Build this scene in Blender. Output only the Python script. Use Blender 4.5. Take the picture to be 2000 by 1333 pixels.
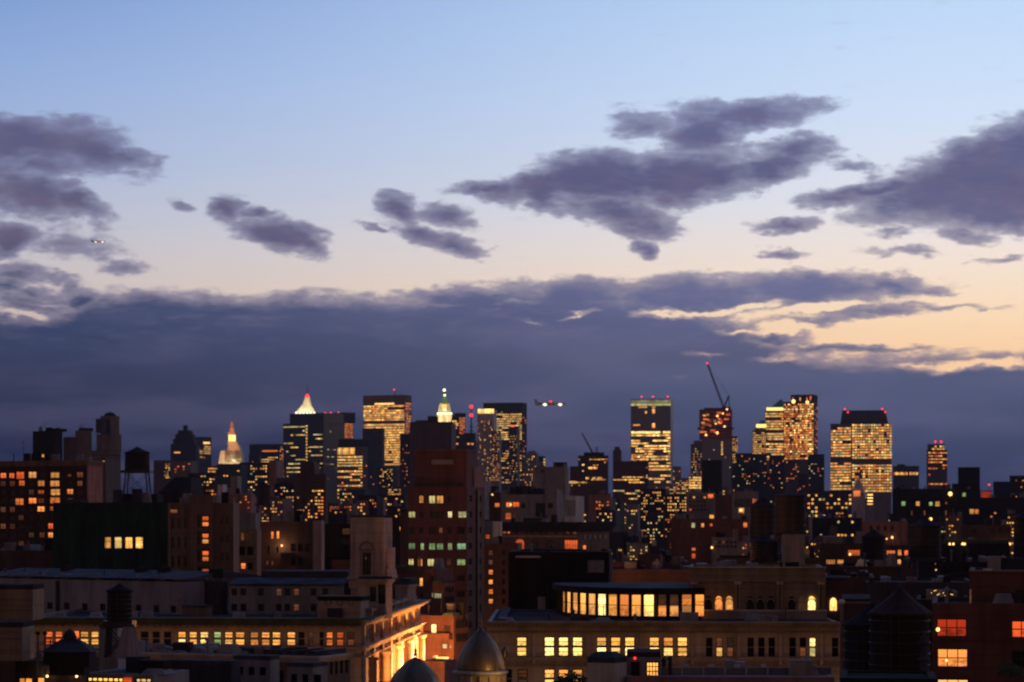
import bpy, bmesh, math, random
from mathutils import Vector, Matrix
random.seed(7)
scene = bpy.context.scene
for _o in list(bpy.data.objects): bpy.data.objects.remove(_o)
COL = scene.collection

# ------------------------------------------------------------------ camera
F = 5000.0          # focal length in photo pixels (photo 2000 wide)
H = 75.0            # eye height, a high rooftop
HY = 1010.0         # photo row of the horizon
cam_data = bpy.data.cameras.new("camera")
cam = bpy.data.objects.new("camera", cam_data); COL.objects.link(cam)
cam.location = (0, 0, H); cam.rotation_euler = (math.radians(90), 0, 0)
cam_data.sensor_width = 36; cam_data.lens = 36*F/2000
cam_data.shift_y = (HY-666.5)/2000
cam_data.dof.use_dof = True; cam_data.dof.focus_distance = 40; cam_data.dof.aperture_fstop = 2.7
cam_data.clip_start = 1; cam_data.clip_end = 60000
scene.camera = cam

# ------------------------------------------------------------------ view
vs = scene.view_settings
scene.display_settings.display_device = 'sRGB'
vs.view_transform = 'Standard'; vs.look = 'None'; vs.exposure = 0; vs.gamma = 1
vs.use_curve_mapping = False

def s2l(c):
    c = c/255.0
    return c/12.92 if c <= 0.04045 else ((c+0.055)/1.055)**2.4
def rgb(r, g, b, a=1.0): return (s2l(r), s2l(g), s2l(b), a)

# ------------------------------------------------------------------ sky
def AZ(x): return math.degrees(math.atan((x-1000)/F))
def EL(x, y): return math.degrees(math.atan((HY-y)/F*math.cos(math.radians(AZ(x)))))
DEG = F*math.tan(math.radians(1))      # photo pixels in a degree

world = bpy.data.worlds.new("World"); scene.world = world
world.use_nodes = True
N = world.node_tree.nodes; L = world.node_tree.links
N.clear()
def nd(t, **k):
    n = N.new(t)
    for a, b in k.items(): setattr(n, a, b)
    return n
def mth(op, a, b=None, c=None, clamp=False):
    n = nd('ShaderNodeMath', operation=op, use_clamp=clamp)
    for i, v in enumerate((a, b, c)):
        if v is None: continue
        if isinstance(v, (int, float)): n.inputs[i].default_value = v
        else: L.new(v, n.inputs[i])
    return n.outputs[0]
def vmul(a, vec):
    n = nd('ShaderNodeVectorMath', operation='MULTIPLY'); L.new(a, n.inputs[0]); n.inputs[1].default_value = vec
    return n.outputs[0]
def vadd(a, b):
    n = nd('ShaderNodeVectorMath', operation='ADD'); L.new(a, n.inputs[0])
    if isinstance(b, tuple): n.inputs[1].default_value = b
    else: L.new(b, n.inputs[1])
    return n.outputs[0]
def mixc(f, a, b):
    n = nd('ShaderNodeMix', data_type='RGBA')
    for s, v in ((0, f), (6, a), (7, b)):
        if isinstance(v, (int, float)): n.inputs[s].default_value = v
        elif isinstance(v, tuple): n.inputs[s].default_value = v
        else: L.new(v, n.inputs[s])
    return n.outputs[2]
def smooth(v, lo, hi):
    n = nd('ShaderNodeMapRange', interpolation_type='SMOOTHSTEP'); L.new(v, n.inputs[0])
    n.inputs[1].default_value = lo; n.inputs[2].default_value = hi
    return n.outputs[0]
def ramp(v, lo, hi, stops):
    m = nd('ShaderNodeMapRange'); L.new(v, m.inputs[0]); m.inputs[1].default_value = lo; m.inputs[2].default_value = hi
    r = nd('ShaderNodeValToRGB'); L.new(m.outputs[0], r.inputs[0])
    e = r.color_ramp.elements
    while len(e) < len(stops): e.new(0.5)
    for el, (p, c) in zip(e, stops):
        el.position = (p-lo)/(hi-lo)
    for el, (p, c) in zip(e, stops): el.color = rgb(*c)
    return r.outputs[0]

geo = nd('ShaderNodeTexCoord')
sep = nd('ShaderNodeSeparateXYZ'); L.new(geo.outputs['Generated'], sep.inputs[0])
dx, dy, dz = sep.outputs
az = mth('MULTIPLY', mth('ARCTAN2', dx, dy), 57.29578)
el = mth('MULTIPLY', mth('ARCSINE', dz), 57.29578)
cmb = nd('ShaderNodeCombineXYZ'); L.new(az, cmb.inputs[0]); L.new(el, cmb.inputs[1])
P = cmb.outputs[0]

def noise(vec, scale, detail, rough=0.55, w=0.0, color=False):
    n = nd('ShaderNodeTexNoise', noise_dimensions='3D'); L.new(vec, n.inputs['Vector'])
    n.inputs['Scale'].default_value = scale; n.inputs['Detail'].default_value = detail
    n.inputs['Roughness'].default_value = rough
    return n.outputs['Color' if color else 'Fac']
# wind-stretched turbulence
Ps = vmul(P, (0.55, 1.25, 1))
warp1 = vadd(vmul(vadd(noise(Ps, 0.9, 3, color=True), (-.5, -.5, -.5)), (1.1, 0.42, 0)), vmul(vadd(noise(vadd(Ps, (9, 3, 2)), 4.0, 4, .6, color=True), (-.5, -.5, -.5)), (0.55, 0.34, 0)))
PW = vadd(P, warp1)
fbm = noise(vadd(Ps, (31, 7, 5)), 2.3, 8, 0.62)
fine = noise(vadd(vmul(P, (0.5, 1.6, 1)), (3, 17, 9)), 3.6, 7, 0.6)

def blob(x, y, rx, ry, ang=0.0, s=1.0, prev=None):
    src = PW
    if prev is not None:      # keeps the node chain sequential, so that the shader stack stays small
        q = nd('ShaderNodeVectorMath', operation='MULTIPLY_ADD'); L.new(prev, q.inputs[0]); q.inputs[1].default_value = (1e-7, 1e-7, 0); L.new(PW, q.inputs[2]); src = q.outputs[0]
    m = nd('ShaderNodeMapping', vector_type='TEXTURE'); L.new(src, m.inputs['Vector'])
    m.inputs['Location'].default_value = (AZ(x), EL(x, y), 0)
    m.inputs['Rotation'].default_value = (0, 0, math.radians(ang))
    m.inputs['Scale'].default_value = (rx*1.12/DEG, ry*1.25/DEG, 1)
    g = nd('ShaderNodeVectorMath', operation='LENGTH'); L.new(m.outputs[0], g.inputs[0])
    return mth('MULTIPLY_ADD', g.outputs[1], -s, s)
CLOUDS = [
 (160, 585, 40, 30, 0, 1.0), (60, 595, 120, 26, -6, .8), (15, 560, 60, 22, 0, .8), (110, 545, 60, 12, 0, .6),
 # far left stack
 (30, 275, 230, 52, -4, 1.3), (170, 290, 140, 42, -14, 1.1), (240, 300, 70, 22, -8, .9), (60, 320, 190, 26, 0, .7),
 (40, 375, 140, 42, -8, 1.2), (150, 395, 70, 34, -22, 1.1), (20, 470, 62, 36, 0, 1.3), (40, 420, 170, 16, -6, .35),
 (150, 480, 110, 26, 0, .5), (245, 522, 55, 14, 0, .6), (40, 535, 80, 16, -6, .65), (60, 570, 70, 15, -4, .7), (140, 560, 28, 18, 0, .7),
 (345, 400, 28, 14, -25, .55),
 # pair of small clouds
 (440, 405, 48, 26, -4, 1.1), (505, 412, 38, 15, -6, .9), (550, 462, 92, 32, -8, 1.25), (610, 480, 40, 20, -25, .9),
 # small double cloud
 (780, 408, 46, 28, -10, 1.0), (870, 425, 70, 22, -15, 1.0), (830, 462, 95, 20, -14, 1.1), (905, 480, 70, 20, -18, 1.0), (725, 450, 30, 9, -8, .7),
 # great cloud in the middle
 (950, 372, 80, 20, -4, 1.05), (1060, 365, 120, 32, 3, 1.15), (1180, 350, 170, 52, 2, 1.5), (1330, 345, 180, 55, 4, 1.35), (1480, 330, 140, 40, 14, .95),
 (1070, 385, 60, 32, -20, 1.0), (1200, 415, 120, 34, -12, 1.2), (1250, 440, 80, 26, -10, 1.0), (1255, 490, 36, 18, -15, 1.0),
 (1260, 245, 70, 28, 0, .75), (1370, 262, 95, 48, 10, 1.15), (1470, 225, 130, 30, 6, 1.1), (1560, 205, 80, 16, 2, .7), (1400, 215, 90, 22, 0, .7), (1560, 290, 90, 28, 2, .85),
 # big cloud on the right
 (1990, 320, 230, 75, 12, 1.7), (1870, 370, 210, 62, 8, 1.6), (1960, 400, 190, 50, 0, 1.5), (1720, 365, 130, 20, 13, 1.0), (1640, 390, 90, 18, 4, .8),
 (1540, 437, 75, 15, 6, .85), (1525, 498, 50, 13, -8, .9), (1730, 460, 46, 12, 0, .5), (1880, 462, 70, 14, -8, .6), (1780, 497, 110, 8, -2, .45),
 (1990, 440, 60, 20, -20, .8), (1960, 505, 70, 8, 6, .45), (1650, 320, 60, 9, 0, .45),
 # upper ribbon of the bank
 (930, 590, 200, 36, 3, 1.1), (1130, 588, 200, 38, 3, 1.2), (1350, 578, 240, 42, 2, 1.3), (1560, 566, 220, 33, 0, 1.25), (1740, 560, 120, 18, -3, .9), (1830, 568, 60, 9, -5, .6),
 # streaks under the ribbon
 (1700, 608, 150, 13, 2, .7), (1600, 628, 140, 10, 0, .6), (1850, 603, 130, 6, 2, .5), (1510, 662, 90, 15, 0, .95), (1400, 645, 150, 18, 4, .85),
 (1680, 618, 70, 10, -10, .6), (1650, 682, 190, 9, 0, .8), (1420, 690, 240, 15, 0, .9),
]
fld = None
for c in CLOUDS:
    b = blob(*c, prev=fld)
    fld = b if fld is None else mth('SMOOTH_MAX', fld, b, 0.12)
# the long bank: solid below a top line that varies along the horizon
TOP = [(-300, 605), (0, 612), (60, 614), (110, 612), (150, 600), (180, 582), (215, 572), (300, 568), (420, 580), (560, 578), (800, 580), (900, 566),
       (1100, 566), (1250, 580), (1350, 600), (1450, 640), (1560, 685), (1640, 702), (1700, 700), (1850, 694), (2000, 694), (2300, 694)]
fc = nd('ShaderNodeFloatCurve')
azn = mth('MULTIPLY_ADD', az, 1/30.0, 0.5); 
sepw = nd('ShaderNodeSeparateXYZ'); L.new(PW, sepw.inputs[0])
azn = mth('MULTIPLY_ADD', sepw.outputs[0], 1/30.0, 0.5)
L.new(azn, fc.inputs['Value'])
cv = fc.mapping.curves[0]
pts = [(AZ(x)/30+.5, EL(x, y)/10) for x, y in [(x_, y_-14) for x_, y_ in TOP]]
cv.points[0].location = (0, pts[0][1]); cv.points[1].location = (1, pts[-1][1])
for p in pts: cv.points.new(*p)
fc.mapping.update()
bank = mth('MULTIPLY', mth('SUBTRACT', mth('MULTIPLY', fc.outputs[0], 10.0), mth('MULTIPLY_ADD', mth('SUBTRACT', sepw.outputs[1], el), 0.6, el)), 1.8)
bank = mth('MINIMUM', bank, 1.15)
fld_all = mth('SMOOTH_MAX', fld, bank, 0.1)
HOLES = [(90, 596, 60, 7, -6, .45), (40, 618, 60, 7, -4, .5), (1730, 640, 120, 20, 0, .5), (1040, 627, 34, 5, 2, .8), (1130, 616, 60, 5, 4, .9), (1290, 612, 90, 8, 5, 1.0), (1420, 604, 110, 7, 6, 1.0), (1375, 688, 50, 7, 0, .75), (1500, 697, 70, 6, 0, .8), (1440, 648, 50, 6, 0, .7), (1540, 640, 60, 14, 0, .8), (1600, 600, 90, 10, 4, .8), (1860, 720, 90, 13, 4, .9), (1960, 715, 60, 12, 0, .8), (1330, 740, 90, 6, 0, .35), (1210, 752, 50, 4, 0, .3), (880, 600, 50, 5, 0, .3), (1010, 592, 70, 5, 0, .3), (960, 606, 60, 4, 0, .35), (1780, 716, 60, 8, 0, .5)]
hole = None
for c in HOLES:
    b = mth('MAXIMUM', blob(*c, prev=hole or fld), 0.0)
    hole = b if hole is None else mth('ADD', hole, b)
dens0 = mth('ADD', fld_all, mth('MULTIPLY', mth('SUBTRACT', fbm, 0.5), 1.1))
dens0 = mth('ADD', dens0, mth('MULTIPLY', mth('SUBTRACT', fine, 0.5), 0.5))
dens0 = mth('SUBTRACT', dens0, mth('MULTIPLY', hole, 1.15))
dens = smooth(dens0, -0.06, 0.34)
thick = smooth(dens0, 0.05, 0.95)
# faint high wisps
wisp = mth('MULTIPLY', smooth(mth('ADD', fine, mth('MULTIPLY', fbm, .5)), 0.86, 1.05), 0.3)

def elp(y): return EL(1000, y)
# clear sky behind the clouds: blue above, peach towards the set sun on the right
left = ramp(el, -2, 90, [(elp(1010), (170, 140, 135)), (elp(680), (195, 172, 160)), (elp(560), (200, 190, 190)), (elp(480), (190, 190, 202)), (elp(330), (165, 181, 214)), (elp(150), (140, 168, 216)), (elp(0), (119, 150, 207)), (20, (92, 128, 196)), (45, (66, 96, 160)), (90, (52, 76, 132))])
right = ramp(el, -2, 90, [(elp(1010), (240, 180, 130)), (elp(680), (254, 212, 168)), (elp(600), (254, 224, 190)), (elp(500), (246, 230, 218)), (elp(400), (230, 231, 238)), (elp(220), (210, 227, 250)), (elp(0), (190, 217, 249)), (20, (122, 160, 220)), (45, (78, 110, 172)), (90, (52, 76, 132))])
clear = mixc(smooth(az, AZ(-500), AZ(2100)), left, right)
# cloud body colour
cl = ramp(el, 0, 12, [(elp(1000), (26, 35, 66)), (elp(880), (30, 40, 70)), (elp(750), (46, 53, 82)), (elp(640), (48, 62, 98)), (elp(560), (62, 74, 108)), (elp(490), (86, 84, 114)), (elp(380), (92, 90, 122)), (elp(280), (88, 90, 126))])
cr = ramp(el, 0, 12, [(elp(1000), (44, 53, 84)), (elp(880), (56, 66, 99)), (elp(750), (78, 87, 120)), (elp(690), (86, 91, 122)), (elp(600), (98, 104, 142)), (elp(560), (102, 108, 146)), (elp(480), (102, 102, 138)), (elp(360), (86, 88, 126)), (elp(240), (96, 100, 140))])
body = mixc(smooth(az, AZ(0), AZ(1700)), cl, cr)
rosy = mixc(mth('MULTIPLY', smooth(noise(vadd(Ps, (5, 50, 1)), 1.6, 3), .42, .68), 0.2), body, rgb(128, 104, 124))
rosy = mixc(smooth(el, elp(600), elp(520)), body, rosy)
thin = mixc(0.66, clear, rgb(108, 108, 146))
body2 = mixc(thick, thin, rosy)
broad = noise(vadd(vmul(P, (0.16, 0.75, 1)), (4, 1, 40)), 1.3, 5, .5)
patchy = mixc(mth('MULTIPLY', smooth(broad, .42, .68), 0.12), body2, rgb(135, 128, 160))
patchy = mixc(mth('MULTIPLY', smooth(fine, .45, .75), mth('MULTIPLY', smooth(el, elp(720), elp(600)), 0.12)), patchy, rgb(165, 150, 165))
sky = mixc(wisp, clear, rgb(176, 176, 205))
sky = mixc(dens, sky, patchy)
# east and north, behind the viewer: warm low glow added to light the facades
night_glow = ramp(el, -5, 90, [(0, (206, 146, 106)), (8, (164, 122, 94)), (20, (74, 66, 76)), (50, (46, 58, 98)), (90, (52, 76, 132))])
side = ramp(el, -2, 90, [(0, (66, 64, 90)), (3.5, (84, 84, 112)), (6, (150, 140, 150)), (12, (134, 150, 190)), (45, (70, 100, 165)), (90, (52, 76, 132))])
wide = mixc(smooth(dy, 0.45, -0.35), side, night_glow)
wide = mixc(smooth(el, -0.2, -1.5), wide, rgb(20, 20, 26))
inwin = mth('MULTIPLY', smooth(mth('ABSOLUTE', az), 30, 20), mth('MULTIPLY', smooth(el, 24, 14), smooth(el, -1.2, -0.3)))
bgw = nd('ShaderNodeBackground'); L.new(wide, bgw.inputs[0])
bgc = nd('ShaderNodeBackground'); L.new(sky, bgc.inputs[0]); bgc.inputs[1].default_value = 1.07
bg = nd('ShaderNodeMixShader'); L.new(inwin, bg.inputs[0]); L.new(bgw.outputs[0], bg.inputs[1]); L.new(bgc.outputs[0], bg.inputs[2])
# physical twilight sky, added at low strength; the sun is just under the horizon, to the right
SUN_EL, SUN_AZ = -3.5, 62.0
st = nd('ShaderNodeTexSky', sky_type='NISHITA'); st.sun_disc = False
st.sun_elevation = math.radians(SUN_EL); st.sun_rotation = math.radians(SUN_AZ)
bg2 = nd('ShaderNodeBackground'); L.new(st.outputs[0], bg2.inputs[0]); bg2.inputs[1].default_value = 0.05
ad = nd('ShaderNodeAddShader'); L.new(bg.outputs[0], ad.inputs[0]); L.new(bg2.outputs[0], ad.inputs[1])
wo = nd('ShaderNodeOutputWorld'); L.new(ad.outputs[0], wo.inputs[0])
scene.cycles.use_adaptive_sampling = True; scene.cycles.adaptive_threshold = 0.01; scene.cycles.adaptive_min_samples = 12
world.cycles.sampling_method = 'MANUAL'; world.cycles.sample_map_resolution = 512

# last glow of the set sun: wide, weak and warm, from low on the right
sd = bpy.data.lights.new("evening_glow", 'SUN'); sd.energy = 0.2; sd.angle = math.radians(25); sd.color = (1.0, 0.62, 0.5)
so = bpy.data.objects.new("evening_glow", sd); COL.objects.link(so)
so.rotation_euler = (math.radians(84), 0, math.radians(90+38))   # light travels from the right towards the left and away

# ================================================================== materials
MATS = {}
def newmat(name):
    m = bpy.data.materials.new(name); m.use_nodes = True
    return m, m.node_tree.nodes, m.node_tree.links, m.node_tree.nodes['Principled BSDF']
def wallmat(name, col, rough=0.85, spec=0.3, brick=None, streak=0.25, scale=0.12, metal=0.0):
    """weathered wall: base colour broken by broad soot patches and, near by, courses"""
    m, n, l, b = newmat(name)
    tc = n.new('ShaderNodeTexCoord')
    no = n.new('ShaderNodeTexNoise'); no.inputs['Scale'].default_value = scale; no.inputs['Detail'].default_value = 5
    mp = n.new('ShaderNodeMapping'); mp.inputs['Scale'].default_value = (1, 1, 0.35)
    l.new(tc.outputs['Object'], mp.inputs[0]); l.new(mp.outputs[0], no.inputs['Vector'])
    cr = n.new('ShaderNodeValToRGB'); l.new(no.outputs['Fac'], cr.inputs[0])
    cr.color_ramp.elements[0].position = 0.3; cr.color_ramp.elements[1].position = 0.7
    c0 = tuple(c*(1-streak) for c in col); c1 = tuple(min(1, c*(1+streak)) for c in col)
    cr.color_ramp.elements[0].color = (*c0, 1); cr.color_ramp.elements[1].color = (*c1, 1)
    out = cr.outputs[0]
    mp2 = n.new('ShaderNodeMapping'); mp2.inputs['Scale'].default_value = (1, 1, .18); l.new(tc.outputs['Object'], mp2.inputs[0])
    n3 = n.new('ShaderNodeTexNoise'); n3.inputs['Scale'].default_value = 0.8; n3.inputs['Detail'].default_value = 6; n3.inputs['Roughness'].default_value = .7; l.new(mp2.outputs[0], n3.inputs['Vector'])
    r3 = n.new('ShaderNodeValToRGB'); l.new(n3.outputs['Fac'], r3.inputs[0]); r3.color_ramp.elements[0].position = .36; r3.color_ramp.elements[1].position = .58
    r3.color_ramp.elements[0].color = (.52, .5, .48, 1); r3.color_ramp.elements[1].color = (1, 1, 1, 1)   # rain streaks and soot
    x3 = n.new('ShaderNodeMix'); x3.data_type = 'RGBA'; x3.blend_type = 'MULTIPLY'; x3.inputs[0].default_value = .85; l.new(out, x3.inputs[6]); l.new(r3.outputs[0], x3.inputs[7]); out = x3.outputs[2]
    if brick:
        # courses: a wave along z in object space
        sx = n.new('ShaderNodeSeparateXYZ'); l.new(tc.outputs['Object'], sx.inputs[0])
        mm = n.new('ShaderNodeMath'); mm.operation = 'MULTIPLY'; mm.inputs[1].default_value = 1/brick; l.new(sx.outputs[2], mm.inputs[0])
        fr = n.new('ShaderNodeMath'); fr.operation = 'FRACT'; l.new(mm.outputs[0], fr.inputs[0])
        st = n.new('ShaderNodeMath'); st.operation = 'GREATER_THAN'; st.inputs[1].default_value = 0.86; l.new(fr.outputs[0], st.inputs[0])
        mx = n.new('ShaderNodeMix'); mx.data_type = 'RGBA'; mx.blend_type = 'MULTIPLY'
        l.new(st.outputs[0], mx.inputs[0]); l.new(out, mx.inputs[6]); mx.inputs[7].default_value = (.85, .85, .85, 1)
        out = mx.outputs[2]
    l.new(out, b.inputs['Base Color'])
    b.inputs['Roughness'].default_value = rough; b.inputs['Specular IOR Level'].default_value = spec
    b.inputs['Metallic'].default_value = metal
    bp = n.new('ShaderNodeBump'); bp.inputs['Strength'].default_value = 0.15; bp.inputs['Distance'].default_value = 0.05
    n2 = n.new('ShaderNodeTexNoise'); n2.inputs['Scale'].default_value = 2.5; n2.inputs['Detail'].default_value = 2
    l.new(tc.outputs['Object'], n2.inputs['Vector']); l.new(n2.outputs['Fac'], bp.inputs['Height']); l.new(bp.outputs[0], b.inputs['Normal'])
    MATS[name] = m; return m
wallmat('red_brick', (0.125, 0.052, 0.04), brick=0.9)
wallmat('dark_brick', (0.085, 0.045, 0.035), brick=0.9)
wallmat('brown_brick', (0.15, 0.095, 0.07), brick=0.8)
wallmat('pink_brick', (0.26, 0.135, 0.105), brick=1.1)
wallmat('tan_stone', (0.40, 0.30, 0.22), brick=1.2, streak=.18)
wallmat('ochre_stone', (0.22, 0.165, 0.105), brick=1.2, streak=.18)
wallmat('pale_stone', (0.42, 0.36, 0.30), streak=.15)
wallmat('white_paint', (0.52, 0.50, 0.48), streak=.15)
wallmat('concrete', (0.23, 0.20, 0.185), streak=.15)
wallmat('grey_stucco', (0.20, 0.195, 0.20), streak=.2)
wallmat('slate', (0.045, 0.047, 0.055), rough=.85, spec=.1)
wallmat('soot', (0.024, 0.021, 0.02), rough=.9, spec=.08)
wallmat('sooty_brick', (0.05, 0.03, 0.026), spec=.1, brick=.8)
wallmat('tar', (0.04, 0.038, 0.038), rough=.95, spec=.03, scale=.3, streak=.45)
wallmat('silver_roof', (0.075, 0.08, 0.09), rough=.9, spec=.05, scale=.25, streak=.35)
wallmat('grey_roof', (0.05, 0.052, 0.058), rough=.9, spec=.05, scale=.25, streak=.35)
wallmat('dark_glass', (0.02, 0.023, 0.03), rough=.5, spec=.2, streak=.1)
wallmat('blue_glass', (0.05, 0.07, 0.12), rough=.3, spec=.7, streak=.1)
wallmat('dark_wood', (0.045, 0.032, 0.024), rough=.8, scale=1.5)
wallmat('copper_green', (0.09, 0.20, 0.17), rough=.6)
wallmat('dark_metal', (0.03, 0.03, 0.033), rough=.5, metal=.3)
wallmat('red_steel', (0.38, 0.06, 0.03), rough=.7)
wallmat('bronze', (0.20, 0.135, 0.075), rough=.42, metal=.75, streak=.3, scale=.4)
wallmat('netting', (0.012, 0.034, 0.02), rough=.9, streak=.5, scale=.5)
wallmat('asphalt', (0.05, 0.05, 0.05), rough=.9)
wallmat('leaf', (0.05, 0.07, 0.03), rough=.9, scale=2)
wallmat('olive_tile', (0.045, 0.05, 0.02), rough=.7, scale=1)

def litmat(name, cols, lo, hi, detail=True):
    """a lit room behind glass: colour and brightness differ from window to window, ceiling brighter than floor"""
    m, n, l, b = newmat(name)
    oi = n.new('ShaderNodeObjectInfo'); ge = n.new('ShaderNodeNewGeometry'); tc = n.new('ShaderNodeTexCoord')
    ad = n.new('ShaderNodeMath'); ad.operation = 'ADD'; l.new(oi.outputs['Random'], ad.inputs[0]); l.new(ge.outputs['Random Per Island'], ad.inputs[1])
    wn = n.new('ShaderNodeTexWhiteNoise'); wn.noise_dimensions = '1D'; l.new(ad.outputs[0], wn.inputs['W'])
    cr = n.new('ShaderNodeValToRGB'); l.new(wn.outputs['Value'], cr.inputs[0]); e = cr.color_ramp.elements
    while len(e) < len(cols): e.new(.5)
    for i, c in enumerate(cols): e[i].position = i/(len(cols)-1); e[i].color = rgb(*c)
    sp = n.new('ShaderNodeSeparateColor'); l.new(wn.outputs['Color'], sp.inputs[0])
    mr = n.new('ShaderNodeMapRange'); l.new(sp.outputs[1], mr.inputs[0]); mr.inputs[3].default_value = lo; mr.inputs[4].default_value = hi
    st = mr.outputs[0]
    if detail:
        mp = n.new('ShaderNodeMapping'); l.new(tc.outputs['Generated'], mp.inputs[0]); mp.inputs['Scale'].default_value = (3, 1, 3.2)
        cx = n.new('ShaderNodeCombineXYZ'); l.new(ad.outputs[0], cx.inputs[1])
        sc = n.new('ShaderNodeVectorMath'); sc.operation = 'SCALE'; l.new(cx.outputs[0], sc.inputs[0]); sc.inputs['Scale'].default_value = 40
        l.new(sc.outputs[0], mp.inputs['Location'])
        vo = n.new('ShaderNodeTexNoise'); vo.inputs['Scale'].default_value = 1.3; vo.inputs['Detail'].default_value = 3; l.new(mp.outputs[0], vo.inputs['Vector'])
        def M(op, x, y, z=None):
            q = n.new('ShaderNodeMath'); q.operation = op
            for i, v in enumerate((x, y, z)):
                if v is None: continue
                if isinstance(v, (int, float)): q.inputs[i].default_value = v
                else: l.new(v, q.inputs[i])
            return q.outputs[0]
        sg = n.new('ShaderNodeSeparateXYZ'); l.new(tc.outputs['Generated'], sg.inputs[0]); zz = sg.outputs[2]
        m2 = n.new('ShaderNodeMapRange'); l.new(vo.outputs['Fac'], m2.inputs[0]); m2.inputs[1].default_value = .4; m2.inputs[2].default_value = .6
        m2.inputs[3].default_value = .55; m2.inputs[4].default_value = 1.15
        low = M('LESS_THAN', zz, .42)                       # furniture and people against the light, low in the room
        fur = M('MULTIPLY_ADD', low, M('SUBTRACT', m2.outputs[0], 1.0), 1.0)
        shade = M('GREATER_THAN', zz, M('MULTIPLY_ADD', sp.outputs[2], 1.3, .25))   # a shade drawn part way down
        shf = M('MULTIPLY_ADD', shade, -.42, 1.0)
        grad = M('MULTIPLY_ADD', zz, .35, .85)
        st = M('MULTIPLY', M('MULTIPLY', st, fur), M('MULTIPLY', shf, grad))
    b.inputs['Base Color'].default_value = (.02, .02, .02, 1); b.inputs['Roughness'].default_value = .2
    l.new(cr.outputs[0], b.inputs['Emission Color']); l.new(st, b.inputs['Emission Strength'])
    m.cycles.emission_sampling = 'NONE'
    MATS[name] = m; return m
litmat('lit_warm', [(255, 130, 58), (255, 150, 70), (255, 175, 92), (255, 160, 80)], .55, 1.4)
litmat('lit_orange', [(255, 95, 42), (255, 118, 52), (250, 104, 48), (255, 138, 64)], .4, 1.2)
litmat('lit_amber', [(255, 155, 66), (255, 172, 80), (255, 188, 98), (255, 165, 72)], .7, 1.9)
litmat('lit_yellow', [(255, 178, 80), (255, 190, 95), (250, 195, 100), (255, 208, 125)], .7, 1.9)
litmat('lit_crown', [(150, 150, 105), (165, 160, 115)], .5, .7)
litmat('lit_pale', [(225, 215, 135), (250, 220, 145), (215, 215, 150), (255, 230, 170)], .35, 1.2)
litmat('lit_green', [(140, 180, 110), (165, 195, 120), (130, 175, 130), (190, 205, 130)], .35, 1.0)
litmat('lit_dim', [(120, 65, 35), (140, 80, 45), (110, 70, 50), (100, 75, 55)], .2, .8)
litmat('lit_bright', [(255, 195, 100), (255, 212, 130), (255, 190, 92)], 1.5, 2.7)
litmat('lit_red', [(205, 52, 24), (215, 64, 30)], .5, .7)
def lampmat(name, col, s):
    m, n, l, b = newmat(name); b.inputs['Base Color'].default_value = (.02, .02, .02, 1)
    b.inputs['Emission Color'].default_value = rgb(*col); b.inputs['Emission Strength'].default_value = s
    m.cycles.emission_sampling = 'NONE'; MATS[name] = m; return m
lampmat('beacon_red', (255, 45, 55), 2.2)
lampmat('lamp_warm', (255, 190, 110), 3.0)
lampmat('lamp_white', (255, 240, 190), 2.5)
lampmat('band_lit', (255, 225, 120), 1.8)
lampmat('trail_light', (255, 225, 190), 2.6)
m, n_, l_, b_ = newmat('dark_pane'); b_.inputs['Base Color'].default_value = (.008, .009, .012, 1); b_.inputs['Roughness'].default_value = .12; b_.inputs['Specular IOR Level'].default_value = .25; MATS['dark_pane'] = m

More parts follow.
